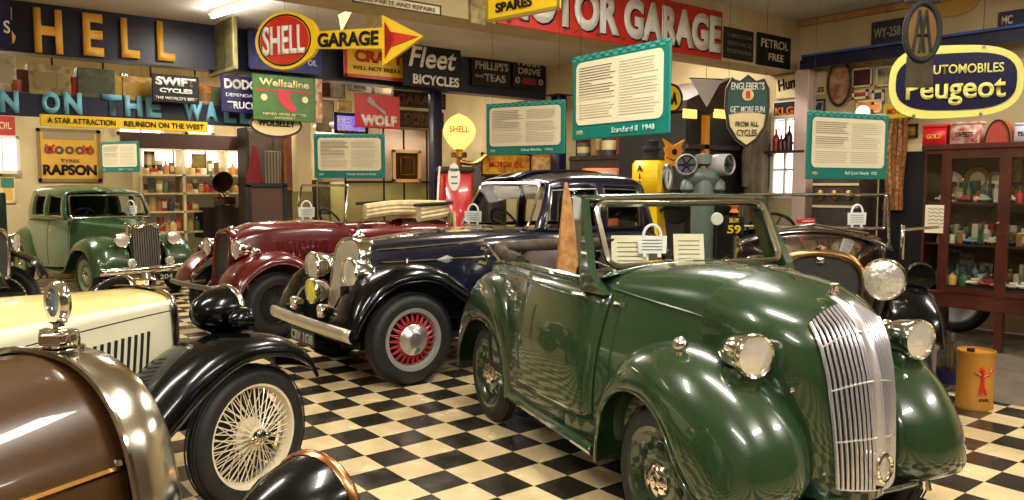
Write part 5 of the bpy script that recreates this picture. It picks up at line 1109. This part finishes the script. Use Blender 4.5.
q=MB().lathe([(0,.0),(.13,0),(.13,.02),(.15,.02),(.15,-.01)],(.185,0,1.70),'X',24); q.obj('dial',WHT,t); q=MB().lathe([(.13,.0),(.155,0),(.155,.03),(.13,.03)],(.185,0,1.70),'X',24); q.obj('dial_ring',STEEL,t); MB().box((.21,0,1.71),(.004,.02,.12),0,0).obj('dial_needle',BLK,t,smooth=False)
MB().tube([(.1+.11*math.cos(a),.0-.02,1.42+.11*math.sin(a)) for a in [k*PI/8 for k in range(16)]],.02,8,closed=True).obj('hose',DARK,t)
MB().lathe([(.0,-.03),(.20,-.03),(.22,0),(.20,.03),(0,.03)],(.18,.36,1.36),'Y',24).obj('hose_reel',DARK,t)
MB().tube([(.08,.10,1.36),(.18,.34,1.36)],.03,8).obj('reel_bracket',DARK,t)
# twin lamp pedestal
q=atD(703,175,8.6); t=thing('lamp_pedestal','grey pedestal with two round barrel lamps side by side, right of the air pump','lamp',(q.x,q.y,0),FACE)
MB().lathe([(.24,0),(.24,.05),(.15,.1),(.12,.9),(.13,1.5),(.11,1.62),(.09,1.72)],(0,0,0),'Z',20).obj('column',GRYG,t)
MB().box((0,0,1.70),(.34,.2,.18),0,0,.05).obj('head_block',GRYG,t); MB().lathe([(0,.12),(.09,.1),(.10,0),(.06,-.02)],(0,0,1.84),'Z',16).obj('head_dome',GRYG,t)
for s in (-1,1):
    e=MB().lathe([(0,.18),(.11,.17),(.145,.08),(.145,-.12),(.13,-.14),(.12,-.12)],(0,0,0),'Y',24).obj('barrel_lamp',LGREY,t); e.location=(s*.19,-.02,1.83); e.scale=(.82,.82,.82); e.rotation_euler=(0,0,s*.45+.25)
    MB().lathe([(.125,-.10),(0,-.10)],(0,0,0),'Y',20).obj('lamp_face',mat('dusky_glass',(90,84,96),.15),e); q=MB(); 
    for k in range(3): a=k*PI/3; q.tube([(-.11*math.cos(a),-.115,-.11*math.sin(a)),(.11*math.cos(a),-.115,.11*math.sin(a))],.008,4)
    q.obj('lamp_bars',DARK,e,smooth=False); MB().lathe([(0,-.13),(.035,-.13),(.035,-.10)],(0,0,0),'Y',12).obj('lamp_centre',DARK,e)
    q=MB().lathe([(.03,.02),(.07,-.02),(.08,-.10),(.04,-.14),(0,-.15)],(s*.17,0,1.66),'Z',14); q.obj('lower_cup',GRYG,t)
# 59 plate on stand
q=atD(734,226,4.98)
t=thing('plate_stand','black stand plate with yellow figures 59 and orange emblem on top','sign',(q.x,q.y,0),FACE-.1)
MB().box((0,0,q.z),(.125,.012,.125),0,0,.003).obj('plate',BLK,t,smooth=False); text('BUX',.06,.03,YEL,t,0,q.z+.036,-.009,.02,.002); text('59',.085,.055,YEL,t,0,q.z-.022,-.009,.03,.002); MB().tube([(0,.012,0),(0,.012,q.z+.1)],.006,8).obj('stand_rod',DARK,t); MB().lathe([(.07,0),(.07,.012),(.01,.02)],(0,.012,0),'Z',16).obj('stand_base',DARK,t)
MB().lathe([(0,0),(.03,.006),(.018,.03),(.028,.048),(.012,.066),(0,.072)],(0,.012,q.z+.08),'Z',12).obj('orange_emblem',ORNG,t)
q=atD(717,219,5.35)
t=thing('white_disc','small white oval disc on a rod left of the yellow-figured plate','disc',(q.x,q.y,0),FACE); MB().lathe([(0,-.006),(.04,-.006),(.044,0),(.04,.006),(0,.006)],(0,0,q.z),'Y',20).obj('disc_plate',WHT,t); MB().tube([(0,.008,0),(0,.008,q.z)],.005,6).obj('disc_rod',DARK,t); MB().lathe([(.06,0),(.06,.012),(.01,.02)],(0,.008,0),'Z',16).obj('stand_base',DARK,t)
# dark brown board behind maroon tourer
q=atY(267,215,10.2); t=thing('brown_board','dark brown framed board standing behind the maroon tourer','board',(q.x,10.2,0)); W=atY(286,205,10.2).x-atY(250,205,10.2).x; z1=atY(267,185,10.2).z
MB().box((0,0,z1/2),(W,.05,z1)).obj('panel',mat('choc_board',(70,44,32),.6),t,smooth=False); b=MB()
for s in (-1,1): b.box((s*W/2,-.01,z1/2),(.05,.08,z1))
b.box((0,-.01,z1),(W+.05,.08,.05)); b.obj('board_frame',DARK,t,smooth=False)
for s in (-1,1): MB().box((s*W*.4,0,.03),(.08,.5,.06)).obj('foot',DARK,t,smooth=False)
# curtains, dark clutter behind column
t,W,Hh=quick('hanging_cloth','grey striped cloth bundle hanging behind the brown board',onY(266,281,151,184,12.6),bands('grey_cloth',(70,64,52),(150,140,118),6),[],th=.06,zw=ZC)
t,W,Hh=quick('red_banner','red triangular banner hanging right of the lit display shelves',onY(246,263,146,184,12.8),mat('banner_red',(150,20,30),.6),[],shape=[(-1,-1),(1,-1),(.3,1),(-.2,1)],zw=ZC,wx=(0,))
t,W,Hh=quick('brown_door_panel','narrow brown door leaf left of the cream post',onY(284,298,136,190,13.2),mat('door_brown',(92,44,28),.5),[],border=BRASS,bw=.04,th=.05,zw=ZC)
t,W,Hh=quick('shop_banner','dark brown awning board over the lit display shelves',onY(121,247,134,149,14.1),mat('awning_brown',(60,30,24),.6),[],th=.1,zw=ZC)
# lit display shelves at the back
q0=atY(139,200,15.0); q1=atY(246,200,15.0); W=q1.x-q0.x; cx=(q0.x+q1.x)/2; zt_=atY(190,150,15.0).z
t=thing('display_shelves','bright glazed shop display shelves full of small goods at the back','shelf',(cx,15.05,0))
MB().box((0,.3,zt_/2),(W,.04,zt_)).obj('back_panel',mat('lit_back',(176,152,100),.6,emit=(255,232,180),estr=.05),t,smooth=False)
b=MB()
for f in (-.5,-.12,.28,.5): b.box((f*W,0,zt_/2),(.05,.5,zt_))
b.obj('uprights',BUFF,t,smooth=False)
lv_=[.25,.75,1.12,1.45,1.78]
for z in lv_+[zt_]: MB().box((0,0,z),(W,.5,.03)).obj('shelf_board',BUFF,t,smooth=False)
MB().box((W*.22,.0,.90),(W*.36,.56,.56)).obj('dark_lower_case',DWOOD,t,smooth=False)
cols=[(196,150,70),(170,50,40),(226,214,180),(90,110,70),(120,80,50),(210,180,120),(60,60,70),(180,120,60)]
gm=[mat('goods_%d'%i,c,.4) for i,c in enumerate(cols)]
n=0
for z in lv_:
    x=-W/2+.12
    while x<W/2-.1:
        if not(z<1.2 and z>.3 and .04*W<x<.4*W) and min(abs(x-f*W) for f in (-.5,-.12,.28,.5))>.09:
            bottle('shop_item','small tin or bottle on the bright display shelves at the back',(cx+x,14.95+random.uniform(-.05,.05),z+.015),random.uniform(.04,.07),random.uniform(.14,.28),random.choice(gm),'small goods on the back display shelves',cat='goods',kind=random.choice(('bottle','tin','box')),capm=random.choice(gm)); n+=1
        x+=random.uniform(.09,.125)
M,W,Hh=onY(139,246,151,168,15.25); t=thing('light_panel','bright white daylight strip window above the display shelves','window',mw=M); MB().box((0,0,0),(W,.02,Hh)).obj('panel_glass',WINLIT,t,smooth=False); q=MB()
for f in (-.5,-.2,.1,.3,.5): q.box((f*W,-.02,0),(.03,.03,Hh))
q.box((0,-.02,-Hh/2),(W,.04,.03)); q.obj('panel_frame',BUFF,t,smooth=False); wires(t,W,Hh,(-.4,.4),ZC)
q=atY(214,182,14.6); t=thing('gramophone','dark brass gramophone horn in front of the bright display shelves','gramophone',(q.x,14.25,0)); e=MB().lathe([(.20,-.02),(.19,.0),(.1,.12),(.04,.26),(.02,.4)],(0,0,0),'Y',22).obj('horn',mat('horn_brown',(70,40,28),.35,.3),t); e.location=(0,-.1,q.z); e.rotation_euler=(.3,0,.2)
MB().box((.1,.1,1.32),(.34,.2,.14),0,0,.01).obj('case_box',WOOD,t); MB().box((.1,.1,.62),(.3,.2,1.24)).obj('pedestal',DWOOD,t,smooth=False); MB().tube([(.05,.25,q.z-.1),(.1,.15,1.38)],.02,8).obj('horn_elbow',BRASS,t)
quick('framed_notice','small gold framed notice in the lit window between board and shelves',onY(144,155,151,168,14.2),BUFF,[],border=mat('khaki_gold',(150,130,70),.5),bw=.05,zw=ZC)
quick('framed_picture','small olive picture on top of the lit display shelves',onY(192,206,154,168,14.5),mat('olive_picture',(150,140,60),.5,noise=(190,170,100),nscale=9),[],border=BRASS,bw=.02,zw=ZC)
for i,(x0,x1,y0,y1,c,c2) in enumerate(((322,345,74,98,(120,108,78),(70,60,44)),(348,372,72,92,(90,84,66),(50,44,34)),(316,334,100,132,(110,94,60),(60,50,34)),(318,352,182,214,(100,92,66),(60,54,40)),(372,384,186,214,(70,60,42),(110,100,66)),(0,36,60,0,(0,0,0),(0,0,0)))[:5]):
    quick('old_poster',('faded khaki poster above the red tool sign','faded grey poster right of the khaki one under the navy beam','narrow faded brown poster right of the green stocking sign','faded poster low behind the maroon windscreen','dark narrow poster left of the caravan')[i],onY(x0,x1,y0,y1,12.9+.1*i),mat('faded_%d'%i,c,.7,noise=c2,nscale=5),[],border=DWOOD,bw=.02,zw=ZC)
# ---- mahogany cabinet on the right
cz0,cz1=.40,1.985; yA=atX(921,250,8.25).y; yB=yA-2.2; ch=cz1-cz0
t=thing('display_cabinet','mahogany glazed display cabinet on legs full of small models, at the right wall','cabinet',(8.5,(yA+yB)/2,0)); Lc=yA-yB
fx=-.25
b=MB(); b.box((0,0,cz1),(.56,Lc+.06,.06),0,0,.012); b.box((0,0,cz1-.045),(.53,Lc,.04)); b.obj('cornice',WOOD,t,smooth=False)
b=MB(); b.box((0,0,cz0+.07),(.54,Lc+.02,.16),0,0,.01); b.obj('base_board',WOOD,t,smooth=False)
MB().box((.24,0,(cz0+cz1)/2),(.02,Lc,ch)).obj('back_panel',mat('cabinet_back',(112,92,72),.6),t,smooth=False)
for s in (-1,1): MB().box((0,s*(Lc/2-.012),(cz0+cz1)/2),(.5,.024,ch)).obj('end_panel',WOOD,t,smooth=False)
for s in (-1,1):
    for x in (-.22,.22): MB().box((x,s*(Lc/2-.06),cz0/2),(.07,.07,cz0)).obj('leg',WOOD,t,smooth=False)
ys=[atX(p,230,8.25).y-t.location.y for p in (921,942,1003)]
q=MB().box((-.22,ys[2]-.0,cz0/2),(.07,.07,cz0)).obj('leg',WOOD,t,smooth=False); 
for y in (ys[1],): MB().box((fx,y,(cz0+cz1)/2),(.035,.045,ch-.1)).obj('upright',WOOD,t,smooth=False)
for i,(a,c) in enumerate(((ys[1]-.03,ys[2]),(ys[2]-.01,-Lc/2+.55))):
    d=MB(); w_=a-c; m_=(a+c)/2
    for y in (a-.02,c+.02): d.box((fx-.015,y,(cz0+cz1)/2+.03),(.036,.05,ch-.19))
    for z in (cz0+.17,cz1-.09): d.box((fx-.015,m_,z),(.03,w_,.05))
    do=d.obj('door',WOOD,t,smooth=False); MB().box((fx-.015,m_,(cz0+cz1)/2+.03),(.006,w_-.06,ch-.24)).obj('door_glass',CABGLASS,do,smooth=False); MB().lathe([(0,-.03),(.014,-.02),(.008,0)],(fx-.03,c+.03,1.25),'X',10).obj('door_knob',BRASS,do)
MB().box((fx,(ys[0]+ys[1])/2,(cz0+cz1)/2),(.006,ys[0]-ys[1]-.05,ch-.15)).obj('side_glass',CABGLASS,t,smooth=False)
sz=[cz0+.16,.92,1.30,1.62] 
sz=[atX(970,286,8.3).z,atX(970,244,8.3).z,atX(970,202,8.3).z]
for z in sz: MB().box((0,0,z-.012),(.46,Lc-.05,.018)).obj('shelf_board',mat('cab_shelf',(60,40,34),.5),t,smooth=False)
gl=[mat('trinket_%d'%i,c,.3) for i,c in enumerate([(215,210,196),(205,205,205),(226,220,200),(90,120,110),(180,50,40),(210,170,90),(70,70,76),(120,150,160),(226,216,190),(150,110,60),(60,100,60)])]
def toy_car(loc,rz,m,label,k=1):
    t=thing('model_car',label,'model',loc,rz,group='small models in the mahogany cabinet'); b=MB(); b.box((0,0,.035*k),(.15*k,.06*k,.03*k),0,0,.01); b.box((-.01*k,0,.06*k),(.08*k,.052*k,.03*k),0,0,.01); b.obj('car_body',m,t)
    for x in (-.045,.045):
        for s in (-1,1): MB().lathe([(0,-.006),(.016*k,-.006),(.016*k,.006),(0,.006)],(x*k,s*.03*k,.016*k),'Y',10).obj('wheel',DARK,t)
def plate_disc(loc,r,m,label):
    t=thing('show_plate',label,'plate',loc,0,group='round plates standing in the mahogany cabinet'); MB().lathe([(0,0),(r*.6,0),(r*.75,-.008),(r,-.02),(r,-.026),(r*.72,-.014),(r*.6,-.008),(0,-.006)],(0,0,r),'X',28).obj('plate_rim',m,t); MB().lathe([(r*.55,-.012),(0,-.012)],(0,0,r),'X',24).obj('plate_centre',PAPER,t); MB().lathe([(r*.97,-.022),(r*1.03,-.026),(r*.97,-.03)],(0,0,r),'X',28).obj('gilt_edge',BRASS,t)
for si,z in enumerate(sz):
    y=yB+.62
    while y<yA-.08:
        for row,xx in enumerate((8.32,8.44,8.58)):
            if random.random()<.95:
                h=random.uniform(.06,.13)+.03*row
                if random.random()<.45 and row==0: toy_car((xx,y+random.uniform(-.02,.02),z),PI/2+random.uniform(-.3,.3),random.choice(gl),'tiny model among the crowded goods in the mahogany cabinet',random.uniform(.8,1.1))
                else: bottle('trinket','tiny model among the crowded goods in the mahogany cabinet',(xx,y,z-.002),random.uniform(.025,.05),h*1.25,random.choice(gl),'small models in the mahogany cabinet',cat='model',kind=random.choice(('bottle','tin','box')),capm=random.choice(gl))
        y+=random.uniform(.08,.12)
def cabY(px_): return atX(px_,180,8.5).y
plate_disc((8.62,cabY(947),1.62-.10),.12,gl[1],'green-rimmed plate standing at the upper left of the mahogany cabinet')
plate_disc((8.62,cabY(973),1.62-.08),.13,gl[9],'gilt-rimmed plate standing in the middle top of the mahogany cabinet')
plate_disc((8.62,cabY(992),1.62-.05),.09,gl[7],'small grey plate behind the right upright of the mahogany cabinet')
M,W,Hh=onX(925,947,205,233,8.22); t=thing('paper_note','white handwritten note stuck on the left glass of the mahogany cabinet','note',mw=M); MB().box((0,0,0),(W,.004,Hh)).obj('paper',PAPER,t,smooth=False); q=MB()
for k in range(6): q.tube([(-W*.35+W*.7*j/8,-.004,Hh*(.36-.13*k)+.008*math.sin(j*2.1+k)) for j in range(9)],.003,4)
q.obj('handwriting',PRINTB,t)
# tins on the cabinet
for i,(xa,xb,y0,c,lab,kd) in enumerate(((926,950,120,(200,24,34),'bright red square tin on top of the mahogany cabinet','box'),(954,983,118,(220,200,180),'cream and red patterned tin on top of the mahogany cabinet','box'),(987,1014,116,(170,70,50),'rust-red round plaque tin on top of the mahogany cabinet','round'),(1016,1034,121,(200,200,210),'pale grey tin on the cabinet top at the right edge','box'))):
    M,W,Hh=onX(xa,xb,y0,141,8.45); t=thing('storage_tin',lab,'tin',(8.45,M.translation.y,cz1+.03),-PI/2,group='tins on the mahogany cabinet')
    mm=mat('cabtin_%d'%i,c,.35,noise=(c[0],max(0,c[1]-10),max(0,c[2]-10)) if i!=1 else (170,40,40),nscale=14)
    if kd=='box':
        MB().box((0,0,Hh*.42),(W,W*.7,Hh*.84),0,0,.01).obj('body',mm,t); MB().box((0,0,Hh*.9),(W*1.03,W*.73,Hh*.16),0,0,.01).obj('lid',mm,t)
        text(('GOLD','SWEETS','','TEA')[i],W*.6,Hh*.22,GOLD if i==0 else BLK,t,0,Hh*.42,-W*.35-.004,.02,.003)
    else:
        MB().poly([(W/2*math.cos(a),Hh*.95*abs(math.sin(a))) for a in [PI*k/20 for k in range(21)]],.12).obj('body',mm,t,smooth=False); MB().tube([(W*.46*math.cos(a),-.062,Hh*.87*math.sin(a)+.01) for a in [PI*k/20 for k in range(21)]],.008,6).obj('lid',DARK,t)
# door at the right wall
M,W,Hh=onX(903,919,154,232,XW-.04); yc=M.translation.y
o=MB().box((XW-.03,yc,1.0),(.06,.75,2.0)).obj('door_1',DARK,None,smooth=False); o['kind']='structure'; b=MB()
for s in (-1,1): b.box((XW-.03,yc+s*.42,1.0),(.09,.09,2.05))
b.box((XW-.03,yc,2.05),(.09,.93,.09)); b.obj('door_frame',BUFF,o,smooth=False)
# dark dresser and white pillar on right wall
M,W,Hh=onX(820,868,180,215,XW-.3); t=thing('dark_dresser','dark dresser with coloured tins against the right wall behind the bronze-black tourer','dresser',(XW-.26,M.translation.y,0)); MB().box((0,0,.86),(.46,W,1.72),0,0,.01).obj('dresser_body',DWOOD,t); 
for z in (1.35,1.62): MB().box((-.24,0,z),(.02,W*.94,.03)).obj('shelf_edge',BUFF,t,smooth=False)
for s in (-.3,0,.3): MB().lathe([(0,-.03),(.06,-.02),(.06,0)],(-.235,s*W,1.49),'X',14).obj('round_ornament',BRASS,t)
M,W,Hh=onX(798,812,75,210,XW-.1); t=thing('white_pillar','white painted pillar between the bright window and the information board','pillar',(XW-.12,M.translation.y,0)); MB().box((0,0,1.55),(.2,W,3.1),0,0,.01).obj('pillar_shaft',mat('pillar_white',(214,190,176),.6),t,smooth=False)
MB().box((0,0,.06),(.22,W+.03,.12)).obj('pillar_base',mat('pillar_white',(214,190,176),.6),t,smooth=False)
M,W,Hh=onX(888,901,118,215,XW-.1); t=thing('rope_bundle','orange-brown rope and chain bundle hanging on the right wall by the dark door','rope',(XW-.09,M.translation.y,M.translation.z))
for k in range(5): MB().tube(cr([(0,-.1+.05*k,Hh*.5),(-.03,-.12+.06*k,Hh*.2),(.0,-.08+.04*k,-.2*Hh),(-.02,-.1+.05*k,-.45*Hh)],6),.028,7).obj('rope_strand',mat('rope_%d'%(k%2),((170,110,50),(196,160,100))[k%2],.9,noise=(110,60,30),nscale=30),t)
MB().tube([(.06,-.15,Hh*.5),(.06,.15,Hh*.5)],.015,6).obj('hanging_peg',STEEL,t)
for i,(x0,x1,y0,y1,c,c2,lab) in enumerate(((870,884,172,190,(190,176,150),(120,100,80),'small pale notice on the right wall below the information board'),(868,886,196,214,(150,130,100),(90,80,70),'framed brown picture on the right wall behind the windscreen'),(856,882,100,113,(220,90,60),(240,200,120),'orange label sign above the teal information board'),(893,905,84,101,(210,170,60),(180,60,40),'yellow and red label sign left of the navy oval sign'))):
    rw('wall_picture',lab,x0,x1,y0,y1,mat('pic_%d'%i,c,.6,noise=c2,nscale=9),[],border=BUFF,bw=.02)
# round white lamp by the board
q=atX(859,112,XW-.3); t=thing('wall_lamp','round glowing white wall lamp just above the teal information board','lamp',(XW-.16,q.y,q.z)); MB().lathe([(0,-.09),(.05,-.075),(.08,-.03),(.085,0),(.06,.05)],(-.04,0,0),'X',18).obj('lamp_globe',mat('lamp_white',(255,240,220),.4,emit=(255,235,205),estr=3),t); MB().lathe([(.05,0),(.05,.1),(.0,.1)],(.02,0,0),'X',14).obj('lamp_mount',STEEL,t)
# tyre and oil drum at the right
q=atz(980,327,0); t=thing('spare_wheel','black tyre with pale rim standing on the floor behind the mahogany cabinet','wheel',(9.1,q.y+.05,0),-PI/2+.12)
tt=MB().lathe(tyre_prof(.34,.15,.235),(0,0,.34),'Y',40).obj('tyre',RUBBER,t); MB().lathe([(.24,-.058),(.215,-.062),(.19,-.04),(.12,-.03),(0,-.03)],(0,0,.34),'Y',36).obj('rim',LGREY,t)
q=atz(972,411,0); t=thing('oil_drum','yellow oil drum with red standing figure beside the green drophead','drum',(q.x+.13,q.y+.04,0),FACE)
DR=mat('drum_yellow',(196,136,44),.45,0,.2,noise=(170,114,40),nscale=4)
zt_=.42; b=MB().lathe([(0,0),(.125,0),(.125,.02),(.12,.03),(.12,zt_-.03),(.126,zt_-.02),(.126,zt_),(.118,zt_),(.118,zt_-.015),(0,zt_-.015)],(0,0,0),'Z',28); b.obj('drum_body',DR,t); MB().lathe([(.025,zt_-.015),(.025,zt_+.01),(0,zt_+.01)],(-.04,.0,0),'Z',12).obj('drum_cap',DARK,t)
q=MB(); q.tube([(-.03,-.122,.12),(-.02,-.123,.20),(-.02,-.123,.27)],.012,6); q.tube([(.01,-.122,.12),(-.02,-.123,.20)],.010,6); q.tube([(-.07,-.11,.28),(-.02,-.123,.25),(.03,-.12,.26),(.055,-.11,.32)],.008,6); q.lathe([(0,.02),(.017,.01),(.02,0),(.012,-.02)],(-.02,-.118,.30),'Z',10); q.obj('red_figure',REDE,t); text('OIL',.08,.02,BLK,t,0,.08,-.122,.02,.003)
q=atz(953,398,0); t=thing('glass_jug','clear glass oil jug between the headlamp and the yellow drum','jug',(q.x+.25,q.y+.15,0)); MB().lathe([(0,0),(.08,0),(.08,.28),(.05,.36),(.05,.44),(.055,.46)],(0,0,0),'Z',20).obj('jug_body',pane_glass('jug_glass',(200,200,180),.25),t); MB().lathe([(.082,.05),(.082,.16)],(0,0,0),'Z',20).obj('blue_label',NBLUE,t); MB().tube(cr([(.05,0,.42),(.13,0,.38),(.13,0,.2),(.08,0,.14)],5),.012,6).obj('jug_handle',pane_glass('jug_glass2',(200,200,180),.25),t)
# shelf with tin hats etc at left mid: dark tall thing at far left
q=atD(3,262,10.5)
t=thing('dark_banner','dark green narrow cloth standing at the far left edge','cloth',(q.x,q.y,0),FACE); MB().box((0,0,.75),(.16,.05,1.5),0,0,.02).obj('cloth_panel',mat('dark_green_cloth',(30,44,32),.8),t); MB().box((0,0,.02),(.3,.3,.04),0,0,.01).obj('stand_base',DARK,t)

# ---- more clutter behind the cars
CB=mat('dark_cupboard_paint',(46,34,26),.6,noise=(62,46,34),nscale=6)
def cupboard(label,xl,xr,yt,Y,d=.5,m=None,rows=3):
    M,W,Hh=onY(xl,xr,yt,yt+40,Y); h=atY((xl+xr)/2,yt,Y).z; t=thing('tall_cupboard',label,'cupboard',(M.translation.x,Y+d/2,0))
    MB().box((0,0,h/2),(W,d,h),0,0,.01).obj('cupboard_body',m or CB,t,smooth=False)
    for s in (-1,1):
        e=MB().box((s*W/4,-d/2-.012,h/2),(W/2-.04,.024,h-.1),0,0,.006).obj('door',m or CB,t,smooth=False); MB().lathe([(0,-.03),(.015,-.02),(.01,0)],(s*.04,-d/2-.024,1.1),'Y',10).obj('door_knob',BRASS,e)
    return t
cupboard('tall dark brown cupboard beside the cream post, right of the lit shelves',247,296,128,13.5)
cupboard('dark cupboard low behind the folded hood of the maroon tourer, left of the caravan',312,340,180,14.2)
cols2=[(112,84,50),(150,120,76),(70,54,38),(128,48,36),(96,100,74),(168,142,94),(58,60,66),(180,150,60)]
descr=['brown','pale tan','dark umber','rust red','grey-green','buff','slate grey','mustard']
spots=[(270,288,76,92,'over the red arrow post'),(289,303,78,100,'beside'),(300,316,101,120,'x'),(318,330,76,96,'x'),(352,366,74,90,'x'),(374,392,76,94,'x'),(404,424,130,142,'x'),(338,352,100,112,'x'),(386,396,96,112,'x')]
lab3=['under the navy beam right of the stocking sign','in the upper gap right of the stocking sign','beside the oval cream sign','right of the narrow posters under the beam','just left of the red tool sign','above the red tool sign','above the caravan window','left of the violet lit sign','between the red tool sign and bronze GARAGE sign']
for i,(x0,x1,y0,y1,_) in enumerate(spots):
    c=cols2[i%8]; quick('hanging_plaque',descr[i%8]+' weathered plaque '+lab3[i],onY(x0,x1,y0,y1,12.2+.07*i),mat('plaque_%d'%i,c,.7,noise=tuple(int(v*.55) for v in c),nscale=8),[],border=mat('plaque_edge_%d'%(i%3),((40,30,22),(150,120,70),(90,80,64))[i%3],.6),bw=.025,zw=ZC)
# wall cupboard and pictures on the right wall, far part
def rwp(i,x0,x1,y0,y1,c,lab,b=BUFF,tl=[]): rw('wall_picture',lab,x0,x1,y0,y1,mat('rwp_%d'%i,c,.6,noise=tuple(int(v*.55) for v in c),nscale=9),tl,border=b,bw=.03)
rwp(0,574,590,98,128,(60,46,34),'dark framed picture behind the left edge of the largest information board',DWOOD)
rwp(1,592,618,132,148,(170,120,60),'amber wall picture below the largest information board',DWOOD)
rwp(2,620,640,138,152,(120,150,100),'green wall picture below the largest information board',BUFF)
rwp(3,576,592,140,156,(150,60,40),'red-brown wall picture right of the navy saloon information board',DWOOD)
rwp(4,642,664,118,134,(90,66,44),'brown wall picture left of the black kiosk',BUFF)
rwp(5,872,884,90,104,(60,70,110),'small blue wall picture under the navy valance',BUFF)
rwp(6,852,868,90,99,(190,60,50),'small red wall picture right of the oval picture',BUFF)
rwp(7,812,826,116,130,(120,90,60),'brown wall picture behind the teal information board, right of the pillar',DWOOD)
rwp(8,800,812,60,72,(110,96,80),'grey-brown wall picture under the navy valance at its far end',DWOOD)
rwp(9,902,918,124,138,(200,150,70),'amber wall picture just above the dark door',DWOOD)
rwp(10,506,530,100,118,(84,70,52),'umber wall picture behind the navy saloon information board',BUFF)
q=atX(600,200,XW-.3); t=thing('wall_rack','long dark timber rack against the right wall behind the navy saloon','rack',(XW-.22,9.15,0)); MB().box((0,0,1.05),(.4,1.5,2.1)).obj('rack_body',CB,t,smooth=False)
for z in (.6,1.1,1.6,2.05): MB().box((-.205,0,z),(.03,1.5,.04)).obj('rack_rail',DWOOD,t,smooth=False)
for k in range(5):
    c=cols2[(k*3)%8]; bottle('storage_tin',descr[(k*3)%8]+' storage tin on the dark timber rack, number '+['one','two','three','four','five','six','seven','eight','nine'][k]+' from the near end',(XW-.24,8.5+.31*k,2.1),.09+.02*(k%3),.22+.06*(k%4),mat('rk_%d'%(k%8),c,.5),'storage tins on the timber rack',kind=('tin','box')[k%2])
t,W,Hh=quick('olive_board','worn olive-green framed board jutting out beside the last gold letter',onD(208,234,20,73,10.85,10.05),mat('olive_board_paint',(92,92,56),.6,noise=(130,126,84),nscale=7),[],border=mat('board_cream_edge',(170,160,110),.6),bw=.04,zw=ZC,th=.05)
for i,(x0,x1,y0,y1) in enumerate(((340,357,11,30),(366,395,9,28))):
    M,W,Hh=onD(x0,x1,y0,y1,9.0,8.6); t=thing('ceiling_bracket',('narrow cream triangular bracket below the ceiling, above the arrow sign','wider cream triangular bracket below the ceiling, right of the narrow one')[i],'bracket',mw=M); MB().poly([(-W/2,Hh/2),(W/2,Hh/2),(-W*.3,-Hh/2)],.05).obj('bracket_plate',CREAMW,t,smooth=False); MB().box((0,0,Hh/2+.03),(W,.08,.06)).obj('bracket_rail',DWOOD,t,smooth=False); wires(t,W,Hh,(-.3,.3),ZC)
# framed pictures and pale cloths inside the mahogany cabinet
for i,(x0,x1,y0,y1,c) in enumerate(((958,976,252,276,(150,140,120)),(1010,1022,158,182,(190,160,100)),(978,994,262,280,(200,196,186)),(950,964,212,236,(120,110,96)))):
    quick('cabinet_picture',('framed grey picture low in the mahogany cabinet','amber picture at the upper right inside the mahogany cabinet','pale picture card low right in the mahogany cabinet','dark framed picture in the middle of the mahogany cabinet')[i],onX(x0,x1,y0,y1,8.66),mat('cabpic_%d'%i,c,.5,noise=tuple(int(v*.6) for v in c),nscale=20),[],border=BRASS,bw=.012,th=.012)
vs.exposure=.18
